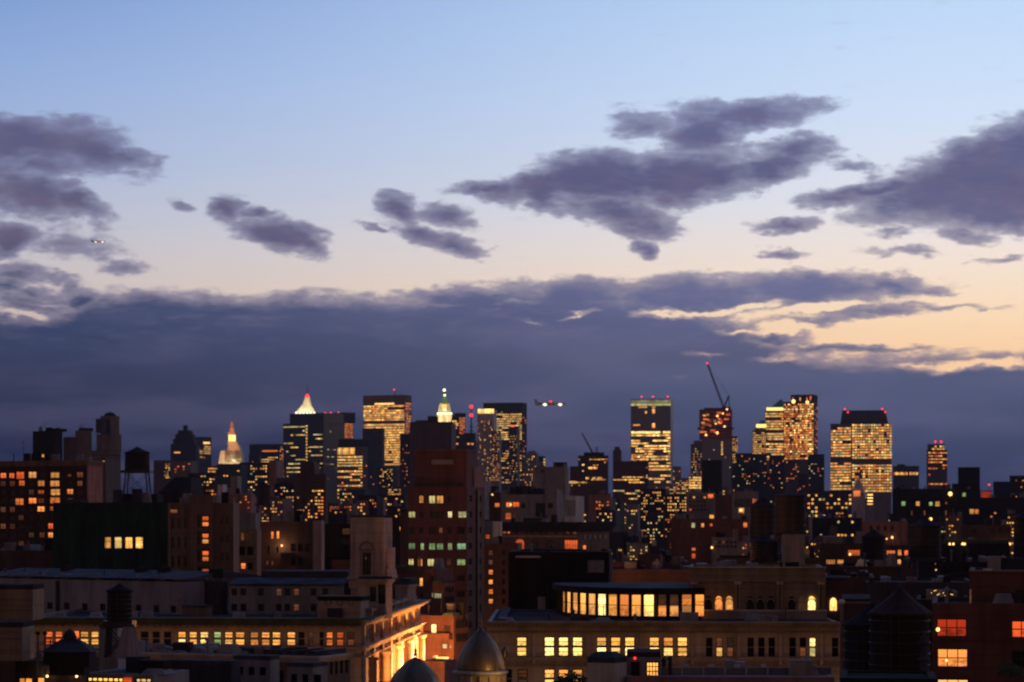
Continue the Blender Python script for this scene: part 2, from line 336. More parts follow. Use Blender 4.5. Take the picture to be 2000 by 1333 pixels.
# ================================================================== mesh helpers
class MB:
    def __init__(s): s.v = []; s.f = []; s.m = []
    def poly(s, pts, mi=0):
        i = len(s.v); s.v += [tuple(p) for p in pts]; s.f.append(tuple(range(i, i+len(pts)))); s.m.append(mi)
    def box(s, x0, x1, y0, y1, z0, z1, mi=0):
        i = len(s.v)
        s.v += [(x0,y0,z0),(x1,y0,z0),(x1,y1,z0),(x0,y1,z0),(x0,y0,z1),(x1,y0,z1),(x1,y1,z1),(x0,y1,z1)]
        for f in ((0,1,5,4),(1,2,6,5),(2,3,7,6),(3,0,4,7),(4,5,6,7),(3,2,1,0)): s.f.append(tuple(i+k for k in f)); s.m.append(mi)
        return s
    def frustum(s, x0, x1, y0, y1, z0, X0, X1, Y0, Y1, z1, mi=0):
        i = len(s.v)
        s.v += [(x0,y0,z0),(x1,y0,z0),(x1,y1,z0),(x0,y1,z0),(X0,Y0,z1),(X1,Y0,z1),(X1,Y1,z1),(X0,Y1,z1)]
        for f in ((0,1,5,4),(1,2,6,5),(2,3,7,6),(3,0,4,7),(4,5,6,7),(3,2,1,0)): s.f.append(tuple(i+k for k in f)); s.m.append(mi)
        return s
    def lathe(s, cx, cy, prof, seg=20, mi=0):
        """prof: list of (r, z) from bottom to top"""
        i = len(s.v)
        for r, z in prof:
            for k in range(seg):
                a = 2*math.pi*k/seg; s.v.append((cx+r*math.cos(a), cy+r*math.sin(a), z))
        for j in range(len(prof)-1):
            for k in range(seg):
                a, b = i+j*seg+k, i+j*seg+(k+1) % seg
                s.f.append((a, b, b+seg, a+seg)); s.m.append(mi)
        s.f.append(tuple(i+k for k in reversed(range(seg)))); s.m.append(mi)
        s.f.append(tuple(i+(len(prof)-1)*seg+k for k in range(seg))); s.m.append(mi)
        return s
    def tube(s, a, b, r, seg=6, mi=0, r2=None):
        a = Vector(a); b = Vector(b); d = (b-a).normalized(); u = d.orthogonal().normalized(); w = d.cross(u)
        i = len(s.v)
        for p, rr in ((a, r), (b, r if r2 is None else r2)):
            for k in range(seg):
                t = 2*math.pi*k/seg; s.v.append(tuple(p+u*rr*math.cos(t)+w*rr*math.sin(t)))
        for k in range(seg): s.f.append((i+k, i+(k+1) % seg, i+seg+(k+1) % seg, i+seg+k)); s.m.append(mi)
        s.f.append(tuple(i+k for k in reversed(range(seg)))); s.m.append(mi); s.f.append(tuple(i+seg+k for k in range(seg))); s.m.append(mi)
        return s
    def mesh(s, name, mats, smooth=False):
        me = bpy.data.meshes.new(name); me.from_pydata(s.v, [], s.f)
        for k in (mats if isinstance(mats, (list, tuple)) else [mats]): me.materials.append(MATS[k])
        for p, mi in zip(me.polygons, s.m): p.material_index = mi; p.use_smooth = smooth
        me.update(); return me
    def build(s, name, mats, parent=None, loc=(0, 0, 0), smooth=False):
        o = bpy.data.objects.new(name, s.mesh(name, mats, smooth)); COL.objects.link(o); o.location = loc
        if parent: o.parent = parent
        return o
def tag(o, label=None, cat=None, group=None, kind=None):
    if label: o['label'] = label
    if cat: o['category'] = cat
    if group: o['group'] = group
    if kind: o['kind'] = kind
    return o
def empty(name, loc, rz=0.0, label=None, cat=None, group=None):
    o = bpy.data.objects.new(name, None); COL.objects.link(o); o.location = loc; o.rotation_euler = (0, 0, rz)
    return tag(o, label, cat, group)
def WX(px, D): return (px-1000)/F*D
def WZ(py, D): return H+(HY-py)/F*D

_unit = {}
def unit(mat, shape='box'):
    k = (mat, shape)
    if k not in _unit:
        b = MB()
        if shape == 'box': b.box(-.5, .5, -.5, .5, -.5, .5)
        elif shape == 'arch':
            pts = [(-.5, -.5), (.5, -.5), (.5, .15)]+[(.5*math.cos(t*math.pi/8), .15+.35*math.sin(t*math.pi/8)) for t in range(1, 8)]+[(-.5, .15)]
            b.poly([(x, -.5, z) for x, z in pts]); b.poly([(x, .5, z) for x, z in reversed(pts)])
            for a, c in zip(pts, pts[1:]+pts[:1]): b.poly([(a[0], -.5, a[1]), (a[0], .5, a[1]), (c[0], .5, c[1]), (c[0], -.5, c[1])])
        elif shape == 'ball': b.lathe(0, 0, [(.05, -.5), (.35, -.35), (.5, 0), (.35, .35), (.05, .5)], 8)
        _unit[k] = b.mesh('window', mat)
    return _unit[k]
def inst(mesh, name, parent, loc, scale=(1, 1, 1), rz=0.0):
    o = bpy.data.objects.new(name, mesh); COL.objects.link(o); o.parent = parent
    o.location = loc; o.scale = scale; o.rotation_euler = (0, 0, rz); return o
_fr = {}
def frame_mesh(w, h, mull, mat):
    """window frame with its bars and a sill, standing in the opening"""
    k = (round(w, 2), round(h, 2), mull, mat)
    if k not in _fr:
        t = min(.09, w*.09); b = MB()
        b.box(-w/2, -w/2+t, -.05, .05, 0, h); b.box(w/2-t, w/2, -.05, .05, 0, h)
        b.box(-w/2+t, w/2-t, -.05, .05, h-t, h); b.box(-w/2+t, w/2-t, -.05, .05, 0, t)
        nv, nh = mull
        for i in range(nv): x = -w/2+w*(i+1)/(nv+1); b.box(x-t*.35, x+t*.35, -.045, .045, t, h-t)
        for i in range(nh): z = h*(i+1)/(nh+1); b.box(-w/2+t, w/2-t, -.04, .04, z-t*.35, z+t*.35)
        _fr[k] = b.mesh('frame', mat)
    return _fr[k]
_sill = {}
class Bld:
    """one building. x0/xc/x1 are bearings of its left edge, near corner and right edge; D the distance of the near corner"""
    def __init__(s, label, x0, xc, x1, ytop, D, phi=0.0, mat='red_brick', depth=None, side='R', name='building', cat='building', group=None, roof='tar', zbot=0.0, parapet=0.8, cornice=None, build=True):
        s.D = D; s.side = side
        if side == 'R' and x1-xc <= 3 and x0 > 1050: phi = max(phi, math.degrees(math.atan((x0-1000)/F))+.4)   # street grid: west fronts face away
        rot = math.radians(-phi if side == 'R' else phi); s.c, s.n = math.cos(rot), math.sin(rot)
        s.Bx = WX(xc, D); s.zt = WZ(ytop, D); s.zb = zbot
        s.root = empty(name, (s.Bx, D, 0), rot, label, cat, group)
        if side == 'R':
            s.xa, s.xb = s.fx(x0), 0.0
            q = s.sy(x1) if x1-xc > 3 else 0; s.dep = q if 1 < q < 130 else (depth or max(8, (xc-x0)/F*D*.8))
        else:
            s.xa, s.xb = 0.0, s.fx(x1)
            s.dep = s.sy(x0) if (xc > x0+.5 and phi > 0) else (depth or max(8, (x1-xc)/F*D*.8))
        s.mat = mat; s.roof = roof; s.par = parapet if D < 1200 else 0
        s.wins = []; s.open = {'F': [], 'S': []}; s.cornice = cornice
    def fx(s, px):
        u = (px-1000)/F; return (u*s.D-s.Bx)/(s.c-u*s.n)
    def sy(s, px):
        u = (px-1000)/F; return (s.Bx-u*s.D)/(u*s.c+s.n)
    def z(s, py): return WZ(py, s.D)
    def grid(s, x0, x1, y0, y1, nx, ny, fw=.6, fh=.55, lit=.5, mats=('lit_amber',), dark=None, face='F', rowvar=0.0, runs=False, shape='box', pat=None, framed=False, mull=(0, 1), fmat='dark_metal', thick=.3):
        """cells between bearings x0..x1 and rows y0..y1; lit cells glow, the others are dark panes when dark is given"""
        f = s.fx if face == 'F' else s.sy
        a, b = f(x0), f(x1); zt, zb = s.z(y0), s.z(y1)
        cw, ch = (b-a)/nx, (zt-zb)/ny
        for j in range(ny):
            p = lit if not rowvar else max(0, min(1, random.gauss(lit, rowvar)))
            prev = random.random() < p
            for i in range(nx):
                if pat is not None:
                    ch_ = pat[j][i] if i < len(pat[j]) else '.'
                    mt = PAT.get(ch_)
                    if mt is None: continue
                else:
                    on = prev if (runs and random.random() < .72) else random.random() < p
                    prev = on
                    mt = random.choice(mats) if on else dark
                    if mt is None: continue
                cx = a+(i+.5)*cw; cz = zt-(j+.5)*ch
                s.wins.append((face, cx, cz, abs(cw)*fw, ch*fh, mt, shape, framed, mull, fmat, thick))
    def win(s, x0, x1, y0, y1, mat='lit_amber', face='F', shape='box', framed=False, mull=(0, 1), fmat='dark_metal', thick=.3):
        f = s.fx if face == 'F' else s.sy
        a, b = f(x0), f(x1); zt, zb = s.z(y0), s.z(y1)
        s.wins.append((face, (a+b)/2, (zt+zb)/2, abs(b-a), zt-zb, mat, shape, framed, mull, fmat, thick))
    def facade(s, mb, face, z0, z1, ops, rec=.3):
        """a wall plane with real openings and reveals"""
        if face == 'F': lo, hi = s.xa, s.xb; P = lambda u, d, z: (u, d, z)
        else:
            lo, hi = 0, s.dep
            sg = -1 if s.side == 'R' else 1
            P = lambda u, d, z: (sg*d, u, z)
        ops = [(max(lo+.02, a), min(hi-.02, b), c, d) for a, b, c, d in ops if b > lo+.05 and a < hi-.05 and d < z1 and c > z0]
        us = sorted({lo, hi, *[o[0] for o in ops], *[o[1] for o in ops]}); zs = sorted({z0, z1, *[o[2] for o in ops], *[o[3] for o in ops]})
        for k in range(len(zs)-1):
            zc = (zs[k]+zs[k+1])/2; row = [o for o in ops if o[2] < zc < o[3]]
            start = us[0]
            for i in range(len(us)-1):
                uc = (us[i]+us[i+1])/2
                if any(o[0] < uc < o[1] for o in row):
                    if us[i] > start: mb.poly([P(start, 0, zs[k]), P(us[i], 0, zs[k]), P(us[i], 0, zs[k+1]), P(start, 0, zs[k+1])])
                    start = us[i+1]
            if start < us[-1]: mb.poly([P(start, 0, zs[k]), P(us[-1], 0, zs[k]), P(us[-1], 0, zs[k+1]), P(start, 0, zs[k+1])])
        for a, b, c, d in ops:
            mb.poly([P(a, 0, c), P(a, rec, c), P(a, rec, d), P(a, 0, d)]); mb.poly([P(b, 0, c), P(b, 0, d), P(b, rec, d), P(b, rec, c)])
            mb.poly([P(a, 0, d), P(a, rec, d), P(b, rec, d), P(b, 0, d)]); mb.poly([P(a, 0, c), P(b, 0, c), P(b, rec, c), P(a, rec, c)])
    def finish(s):
        near = s.D < 900
        ops = {'F': [], 'S': []}
        for w in s.wins:
            if w[7]: ops[w[0]].append((w[1]-w[3]/2, w[1]+w[3]/2, w[2]-w[4]/2, w[2]+w[4]/2))
        mb = MB(); z0, z1, d = s.zb, s.zt, s.dep
        s.facade(mb, 'F', z0, z1, ops['F'])
        s.facade(mb, 'S', z0, z1, ops['S'])
        # the two faces turned away
        xo = s.xa if s.side == 'R' else s.xb
        mb.poly([(xo, 0, z0), (xo, d, z0), (xo, d, z1), (xo, 0, z1)])
        mb.poly([(s.xa, d, z0), (s.xb, d, z0), (s.xb, d, z1), (s.xa, d, z1)])
        if s.par and (s.xb-s.xa) > 3 and d > 3:
            t = .35; zi = z1-s.par
            mb.poly([(s.xa, 0, z1), (s.xb, 0, z1), (s.xb, t, z1), (s.xa, t, z1)]); mb.poly([(s.xa, d-t, z1), (s.xb, d-t, z1), (s.xb, d, z1), (s.xa, d, z1)])
            mb.poly([(s.xa, t, z1), (s.xa+t, t, z1), (s.xa+t, d-t, z1), (s.xa, d-t, z1)]); mb.poly([(s.xb-t, t, z1), (s.xb, t, z1), (s.xb, d-t, z1), (s.xb-t, d-t, z1)])
            for (p, q) in (((s.xa+t, t), (s.xb-t, t)), ((s.xa+t, d-t), (s.xb-t, d-t)), ((s.xa+t, t), (s.xa+t, d-t)), ((s.xb-t, t), (s.xb-t, d-t))):
                mb.poly([(*p, zi), (*q, zi), (*q, z1), (*p, z1)])
            r = MB(); r.poly([(s.xa+t, t, zi), (s.xb-t, t, zi), (s.xb-t, d-t, zi), (s.xa+t, d-t, zi)])
            r.build('roof', s.roof, s.root)
        else:
            r = MB(); r.box(s.xa-.0, s.xb+.0, 0, d, z1+.002, z1+.3); r.build('roof', s.roof, s.root)
        mb.build('wall', s.mat, s.root)
        if s.cornice:
            h_, o_, cm = s.cornice; e = MB()
            for k, (hh, oo) in enumerate(((0, 1), (.35, .7), (.7, .35))):
                zt_ = z1-h_*hh-.003; zb_ = z1-h_*(hh+.35)
                e.box(s.xa-o_*oo*(s.side == 'L'), s.xb+o_*oo*(s.side == 'R'), -o_*oo, -.002, zb_, zt_)
                sx = s.xb if s.side == 'R' else s.xa
                if s.side == 'R': e.box(sx+.002, sx+o_*oo, .0, d, zb_, zt_)
                else: e.box(sx-o_*oo, sx-.002, .0, d, zb_, zt_)
            e.build('cornice', cm, s.root)
        s.put_windows(); s.clutter()
        return s
    def clutter(s):
        """plant on the roof: hoods, pipes, boxes and a whip aerial near the front edge"""
        w = s.xb-s.xa
        if not (140 < s.D < 1100) or w < 3.5 or s.dep < 3.5 or s.zb > 70: return
        rnd = random.Random(int(s.Bx*10+s.D)); z = s.zt-s.par; lim = (2.2 if s.D > 330 else 1.0)
        for k in range(min(14, int(w/2.4)+2)):
            x = rnd.uniform(s.xa+.8, s.xb-1.2); y = rnd.uniform(.8, min(s.dep-1.2, 5)); t = rnd.random(); h = s.par+rnd.uniform(.3, 1)*lim
            if t < .35: MB().box(x, x+rnd.uniform(.6, 1.8), y, y+.9, z, z+h).build('roof_unit', rnd.choice(('grey_stucco', 'concrete', 'slate', 'soot')), s.root)
            elif t < .65: MB().tube((x, y, z), (x, y, z+h), .12, 6).tube((x, y, z+h), (x, y, z+h+.25), .24, 8, r2=.05).build('vent_pipe', rnd.choice(('dark_metal', 'concrete')), s.root)
            elif t < .8: MB().tube((x, y, z), (x, y, z+h*1.8), .05, 4).tube((x-.5, y, z+h*1.6), (x+.5, y, z+h*1.6), .03, 4).build('aerial', 'dark_metal', s.root)
            else: MB().frustum(x, x+1.6, y, y+1.6, z, x+.3, x+1.3, y+.3, y+1.3, z+h*.8).build('hood', 'grey_stucco', s.root)
    def put_windows(s):
        ws = sorted(s.wins, key=lambda w: -w[3]*w[4]); rest = ws[100:]
        sg = -1 if s.side == 'R' else 1
        for face, cx, cz, w, h, mt, shape, framed, mull, fmat, thick in ws[:100]:
            rz = 0 if face == 'F' else math.pi/2*(1 if s.side == 'R' else -1)
            out = 0 if not framed else .22
            def L_(d): return (cx, d, cz) if face == 'F' else (sg*d, cx, cz)
            if framed:
                fo = inst(frame_mesh(w, h, mull, fmat), 'window', s.root, L_(.15), rz=rz)
                fo.location.z = cz-h/2
                pn = inst(unit(mt, shape), 'pane', fo, (0, .1, h/2), (w, .03, h))
            else:
                inst(unit(mt, shape), 'window', s.root, L_(-thick*.0), (w, thick, h), rz)
        if rest:
            mb = MB(); mats = []
            for face, cx, cz, w, h, mt, shape, framed, mull, fmat, thick in rest:
                if mt not in mats: mats.append(mt)
                mi = mats.index(mt); d = thick/2 if not framed else -.2
                if face == 'F': mb.box(cx-w/2, cx+w/2, -d, -d+.05, cz-h/2, cz+h/2, mi)
                else:
                    xx = (d if s.side == 'R' else -d)
                    mb.box(min(xx, xx-.05*(1 if s.side == 'R' else -1)), max(xx, xx-.05*(1 if s.side == 'R' else -1)), cx-w/2, cx+w/2, cz-h/2, cz+h/2, mi)
            o = mb.build('window', mats, s.root); o['kind'] = 'stuff'
    # extra parts, in the building's own frame
    def block(s, name, x0, x1, y0, y1, mat, d0=0.0, d1=None, roof=None):
        """a block of the building between bearings x0..x1, rows y0..y1, set back d0..d1 metres"""
        d1 = s.dep if d1 is None else d1
        k = (s.D+d0)/s.D
        a = s.fx(x0)*1.0; b = s.fx(x1)*1.0
        if d0: a = (x0-1000)/F*(s.D+d0)-s.Bx if abs(s.n) < .02 else a; b = (x1-1000)/F*(s.D+d0)-s.Bx if abs(s.n) < .02 else b
        zt, zb = WZ(y0, s.D+d0), WZ(y1, s.D+d0)
        return MB().box(a, b, d0, d1, zb, zt).build(name, mat, s.root)
    def beacon(s, px, py, r=2.2, mat='beacon_red', name='beacon', d=1.0):
        r *= .62 if mat == 'beacon_red' else .85; inst(unit(mat, 'ball'), name, s.root, (s.fx(px), d, s.z(py)), (r, r, r))
    def mast(s, px, y0, y1, r=.5, mat='dark_metal', d=4, name='antenna'):
        MB().tube((s.fx(px), d, s.z(y1)), (s.fx(px), d, s.z(y0)), r, 5, r2=r*.4).build(name, mat, s.root)
PAT = {'w': 'lit_warm', 'o': 'lit_orange', 'a': 'lit_amber', 'y': 'lit_yellow', 'p': 'lit_pale', 'g': 'lit_green', 'd': 'lit_dim', 'b': 'lit_bright', 'k': 'dark_pane', 'r': 'lit_red'}

def water_tank(label, px, yapex, yeave, ybot, wpx, D, yfoot=None, mat='dark_wood', rmat='soot', group='water tanks on the roofs', legs=4):
    """wooden tank on a steel stand: staved drum with hoops, cone roof, platform, legs with braces"""
    x = WX(px, D); r = wpx/2/F*D; ze, zb, za = WZ(yeave, D), WZ(ybot, D), WZ(yapex, D)
    zf = WZ(yfoot, D) if yfoot else zb-2.5
    o = empty('water_tank', (x, D, zf), 0, label, 'water tank', group)
    t = MB().lathe(0, 0, [(r, zb-zf), (r*.96, ze-zf)], 28).build('tank', mat, o)
    hp = MB()
    nh = 6
    for k in range(nh):
        zz = (zb-zf)+(ze-zb)*(k+.5)/nh
        hp.lathe(0, 0, [(r*1.002, zz-.03), (r*1.002+.015, zz-.03), (r*1.002+.015, zz+.03), (r*1.002, zz+.03)], 28)
    hp.build('hoops', 'dark_metal', t)
    MB().lathe(0, 0, [(r*1.07, ze-zf), (r*1.07, ze-zf+.12), (r*.5, (ze+za)/2-zf+.05), (.06, za-zf), (.02, za-zf+.02)], 16).build('cone_roof', rmat, o)
    pl = MB().box(-r*1.15, r*1.15, -r*1.15, r*1.15, zb-zf-.45, zb-zf-.02).build('platform', 'dark_metal', o)
    ld_ = MB(); lx = -r*.3
    for dx_ in (-.22, .22): ld_.tube((lx+dx_, -r*1.05, 0), (lx+dx_, -r*1.03, ze-zf), .035, 4)
    for k in range(int((ze-zf)/.4)): ld_.tube((lx-.22, -r*1.04, .3+k*.4), (lx+.22, -r*1.04, .3+k*.4), .025, 4)
    ld_.build('ladder', 'dark_metal', o)
    if zb-zf > 1:
        for sx in (-1, 1):
            for sy in (-1, 1):
                MB().tube((sx*r*.95, sy*r*.95, 0), (sx*r*.8, sy*r*.8, zb-zf-.45), .14, 6).build('leg', 'dark_metal', o)
        br = MB(); q = r*.93; q2 = r*.82; hz = zb-zf-.5
        for a, b in (((-q, -q), (q2, -q2)), ((q, -q), (-q2, -q2)), ((-q, q), (q2, q2)), ((q, q), (-q2, q2)), ((-q, -q), (-q2, q2)), ((q, -q), (q2, q2))):
            br.tube((a[0], a[1], .1), (b[0], b[1], hz), .05, 4)
        br.build('brace', 'dark_metal', o)
    return o
def lamp(name, loc, energy, col=(1, .55, .22), r=.5, parent=None, spot=None, aim=None):
    ld = bpy.data.lights.new(name, 'SPOT' if spot else 'POINT'); ld.energy = energy; ld.color = col; ld.shadow_soft_size = r
    o = bpy.data.objects.new(name, ld); COL.objects.link(o); o.location = loc
    if parent: o.parent = parent
    if spot:
        ld.spot_size = math.radians(spot); ld.spot_blend = .6
        o.rotation_euler = (Vector(aim)-Vector(loc)).to_track_quat('-Z', 'Y').to_euler()
    return o

# ================================================================== ground and streets
g = MB(); g.poly([(-9000, -900, 0), (9000, -900, 0), (9000, 30000, 0), (-9000, 30000, 0)])
tag(g.build('ground', 'asphalt'), kind='structure')

# ================================================================== downtown towers (3 to 4 km away)
TW = 'downtown towers on the skyline'
Y1 = ('lit_yellow', 'lit_amber'); W1 = ('lit_amber', 'lit_warm', 'lit_yellow', 'lit_amber', 'lit_warm', 'lit_yellow', 'lit_pale'); O1 = ('lit_orange', 'lit_warm'); P1 = ('lit_pale', 'lit_yellow')

# stepped dark tower with a stubby finial
b = Bld('dark stepped tower with a stubby finial and one lit strip, left on the skyline', 333, 383, 384, 868, 3200, 2, 'soot', 30, group=TW, name='tower')
b.block('setback', 337, 379, 858, 869, 'soot', 2, 26); b.block('setback', 341, 375, 848, 859, 'soot', 4, 24); b.block('setback', 346, 371, 841, 849, 'soot', 6, 22)
b.block('finial', 355, 363, 831, 842, 'soot', 10, 16)
b.win(340, 352, 883, 885.5, 'lit_warm'); b.grid(338, 380, 872, 950, 9, 14, .3, .3, .03, ('lit_orange',)); b.finish()
b = Bld('dark slab with yellow lit floors right behind the stepped dark tower', 380, 396, 413, 854, 3400, 38, 'slate', group=TW, name='tower')
b.grid(387, 396, 876, 899, 4, 6, .8, .35, .7, Y1, runs=True); b.grid(398, 412, 862, 905, 6, 10, .8, .35, .65, W1, face='S', runs=True)
b.win(397, 410, 864, 867, 'lit_bright', 'S'); b.finish()

# civic tower with floodlit tiered top
b = Bld('tall civic tower with a floodlit tiered lantern top glowing orange and white', 427, 470, 471, 905, 3500, 2, 'pale_stone', 45, group=TW, name='tower', roof='grey_roof')
b.grid(430, 468, 910, 950, 9, 9, .35, .35, .08, O1)
o = b.root; X = b.fx; Z = b.z
w_ = (X(470)-X(441))
MB().frustum(X(439), X(472), 2, 30, Z(905), X(441), X(470.5), 3, 28, Z(888)).frustum(X(441), X(470.5), 3, 28, Z(888), X(444.5), X(466), 5, 25, Z(873)).frustum(X(444.5), X(466), 5, 25, Z(873), X(449), X(460), 8, 22, Z(862)).build('upper_block', 'pale_stone', o)
b.grid(443, 468, 880, 903, 7, 5, .4, .5, .35, ('lit_dim',), dark='dark_pane', thick=7)
MB().frustum(X(426), X(438.5), 2, 24, Z(905), X(430), X(438.5), 5, 22, Z(880)).build('wing', 'pale_stone', o)
MB().box(X(444), X(458), 6, 20, Z(874), Z(862)).build('drum_base', 'pale_stone', o)
cx = X(450.3); rr = (X(458)-X(443))/2
MB().lathe(cx, 14, [(rr*.92, Z(862)), (rr*.92, Z(851)), (rr*1.05, Z(850.5)), (rr*1.05, Z(849.5))], 16).build('lantern', 'band_lit', o)
MB().lathe(cx, 14, [(rr*.9, Z(849.5)), (rr*.85, Z(845)), (rr*.6, Z(841)), (rr*.62, Z(836)), (rr*.4, Z(835)), (rr*.4, Z(829)), (rr*.45, Z(828.5)), (rr*.2, Z(822))], 14).build('cupola', 'pale_stone', o)
for px_, py_ in ((445, 846), (456, 846), (450, 833), (451, 826)):
    b.beacon(px_, py_, 2.2, 'lit_orange', 'floodlight', 4)
for px_, py_, e_, cl_ in ((455, 903, 5e5, (1, .8, .42)), (433, 903, 1.6e5, (1, .7, .35)), (450, 873, 6e4, (1, .4, .16)), (450, 851, 3e5, (1, .3, .08)), (450, 836, 3.5e5, (1, .3, .08))):
    lamp('floodlight_beam', (X(px_), -18, Z(py_)+2), e_/14, cl_, 2, o)
b.finish()

b = Bld('low dark block with a lit strip under its roof, left of the dark glass tower', 487, 545, 554, 868, 3300, 20, 'soot', group=TW, name='tower')
b.win(512, 542, 880, 882.5, 'lit_warm'); b.grid(509, 543, 892, 912, 10, 5, .8, .35, .6, Y1, runs=True); b.grid(546, 553, 872, 918, 3, 12, .6, .4, .8, O1, face='S')
b.finish()
b = Bld('short black block left of the block with a lit strip', 486, 504, 505, 886, 3250, 2, 'soot', 30, group=TW, name='building'); b.grid(488, 503, 890, 920, 4, 6, .3, .3, .1, O1); b.finish()

# dark glass tower and the floodlit pyramid crown behind it
b = Bld('floodlit white pyramid crown with a red tip and thin mast behind the dark glass tower', 576, 616, 617, 806, 3600, 2, 'tan_stone', 60, group=TW, name='tower')
o = b.root; X = b.fx; Z = b.z
MB().frustum(X(578), X(615), 2, 28, Z(806), X(589), X(606), 10, 22, Z(790)).build('crown', 'pale_stone', o)
MB().frustum(X(589.5), X(605.5), 10.5, 21.5, Z(790), X(593), X(602.5), 13, 19, Z(776)).build('crown', 'pale_stone', o)
MB().frustum(X(593), X(602.5), 13, 19, Z(776), X(596.5), X(599), 15, 17, Z(769)).build('tip', 'beacon_red', o)
for k in range(6): b.beacon(579+k*7, 806.5, 3.2, 'lamp_white', 'floodlight', -1)
for px_, py_, e_ in ((584, 805, 1.1e5), (598, 805, 2e5), (611, 805, 1.1e5), (598, 790, 1.6e5), (598, 780, 1e5)):
    lamp('floodlight_beam', (X(px_), -14, Z(py_)+2), e_/8, (1, .86, .5), 2, o)
b.mast(598, 750, 770, .7, d=16); b.finish()
b = Bld('dark glass tower with broken rows of yellow lit floors and a column of dots', 553, 632, 671, 827, 3100, 30, 'dark_glass', group=TW, name='tower')
b.block('upper_block', 566, 632, 807, 828, 'dark_glass', 0, b.dep)
b.grid(554, 596, 829, 950, 9, 15, .95, .22, .42, P1, runs=True, rowvar=.3); b.grid(603, 630, 829, 950, 6, 15, .95, .22, .3, P1, runs=True, rowvar=.3)
b.grid(597, 601, 829, 902, 1, 12, .6, .42, 1, ('lit_yellow',)); b.grid(634, 670, 832, 960, 8, 18, .7, .2, .16, ('lit_dim', 'lit_pale'), face='S', runs=True)
b.finish()
b = Bld('lit office tower with red roof lights peeking out behind the dark glass tower', 655, 672, 690, 826, 3400, 45, 'brown_brick', group=TW, name='tower')
b.grid(656, 671, 829, 855, 6, 8, .8, .45, .95, Y1); b.grid(673, 689, 827, 856, 6, 9, .8, .45, .95, O1, face='S'); b.block('upper_block', 640, 672, 806, 826, 'soot', 2, 20)
for px_ in (634, 645, 660): b.beacon(px_, 805, 3)
b.finish()
b = Bld('pinkish stepped office tower with warm rows of windows and a bright top strip', 658, 709, 718, 873, 2700, 20, 'brown_brick', group=TW, name='tower')
b.block('upper_block', 660, 706, 858, 874, 'soot', 2, 20)
b.grid(659, 693, 875, 888, 12, 1, .6, 1, 1, ('lit_yellow', 'lit_amber')); b.grid(659, 708, 890, 952, 12, 11, .82, .5, .9, W1, runs=True, rowvar=.2); b.grid(659, 680, 954, 976, 5, 3, .8, .4, .9, Y1)
b.grid(710, 717, 880, 960, 2, 12, .4, .4, .15, O1, face='S'); b.finish()

# wide tower, dark cap over glowing rows
b = Bld('wide flat topped tower with a dark cap over tightly packed glowing floors', 709, 791, 804, 772, 3500, 22, 'brown_brick', group=TW, name='tower')
b.win(732, 770, 787, 790, 'lit_bright')
b.grid(710, 790, 791, 822, 22, 7, .9, .6, .92, W1, rowvar=.1, runs=True); b.grid(710, 790, 827, 838, 20, 2, .9, .6, .95, W1, runs=True)
b.grid(748, 790, 838, 905, 12, 14, .9, .58, .9, Y1, runs=True, rowvar=.12); b.win(751, 782, 906, 908.5, 'lit_yellow')
b.grid(792, 803, 786, 850, 5, 13, .7, .4, .85, O1, face='S')
b.beacon(769, 761, 4); b.mast(769, 762, 772, .8); b.mast(780, 763, 772, .5)
b.finish()
b = Bld('plain black slab standing in front of the wide flat topped tower', 708, 746, 751, 837, 2900, 12, 'slate', group=TW, name='tower'); b.grid(709, 745, 850, 950, 8, 14, .3, .3, .01, O1); b.finish()
b = Bld('small dark block with lit corner windows under the wide flat topped tower', 739, 768, 770, 914, 2500, 5, 'soot', 30, group=TW, name='building'); b.grid(741, 767, 916, 958, 9, 10, .5, .5, .35, Y1); b.finish()
b = Bld('dark slab with a few pink window lights right of the wide flat topped tower', 781, 800, 802, 848, 2700, 5, 'soot', 30, group=TW, name='tower'); b.grid(782, 800, 860, 960, 5, 14, .35, .3, .22, O1); b.finish()
b = Bld('broad windowless dark brown block in front of the white lit crown', 800, 882, 884, 825, 2000, 2, 'dark_brick', 60, group=TW, name='building')
b.block('upper_block', 835, 853, 813, 826, 'soot', 2, 20); b.block('upper_block', 812, 834, 821, 826, 'dark_brick', 3, 20); b.grid(806, 880, 832, 880, 12, 6, .2, .5, 0, dark='dark_pane'); b.finish()

# gothic tower with a brilliantly lit crown and a green pinnacle
b = Bld('gothic tower with a brilliant white lit crown and a greenish pinnacle', 852, 882, 884, 834, 3300, 3, 'pale_stone', 26, group=TW, name='tower')
o = b.root; X = b.fx; Z = b.z
MB().box(X(853), X(882), 1, 20, Z(833.8), Z(806)).build('crown', 'pale_stone', o)
MB().frustum(X(855), X(880), 2, 19, Z(806), X(858), X(877), 5, 16, Z(787)).build('crown', 'pale_stone', o)
MB().frustum(X(860), X(875), 6, 15, Z(787), X(863.5), X(871), 9, 12, Z(774)).build('pinnacle', 'copper_green', o)
MB().lathe(X(867.3), 10.5, [(2.6, Z(774)), (2.6, Z(768)), (.4, Z(760))], 8).build('spire', 'copper_green', o)
for px_ in range(856, 882, 5): b.beacon(px_, 808, 3.4, 'lamp_white', 'floodlight', -1)
for px_ in (857, 867, 877): b.win(px_-2.5, px_+2.5, 812, 832, 'lit_bright')
b.win(862, 873, 790, 802, 'lit_yellow')
for px_, py_, r_ in ((867, 762, 4.5), (868, 772, 3.5)): b.beacon(px_, py_, r_, 'lamp_white', 'floodlight', 5)
for px_, py_, e_ in ((858, 834, 1e5), (867, 834, 1.3e5), (877, 834, 1e5), (867, 805, 1.3e5), (867, 786, 5e4)):
    lamp('floodlight_beam', (X(px_), -14, Z(py_)+2), e_/8, (1, .9, .55) if py_ > 790 else (.8, 1, .4), 2, o)
b.finish()
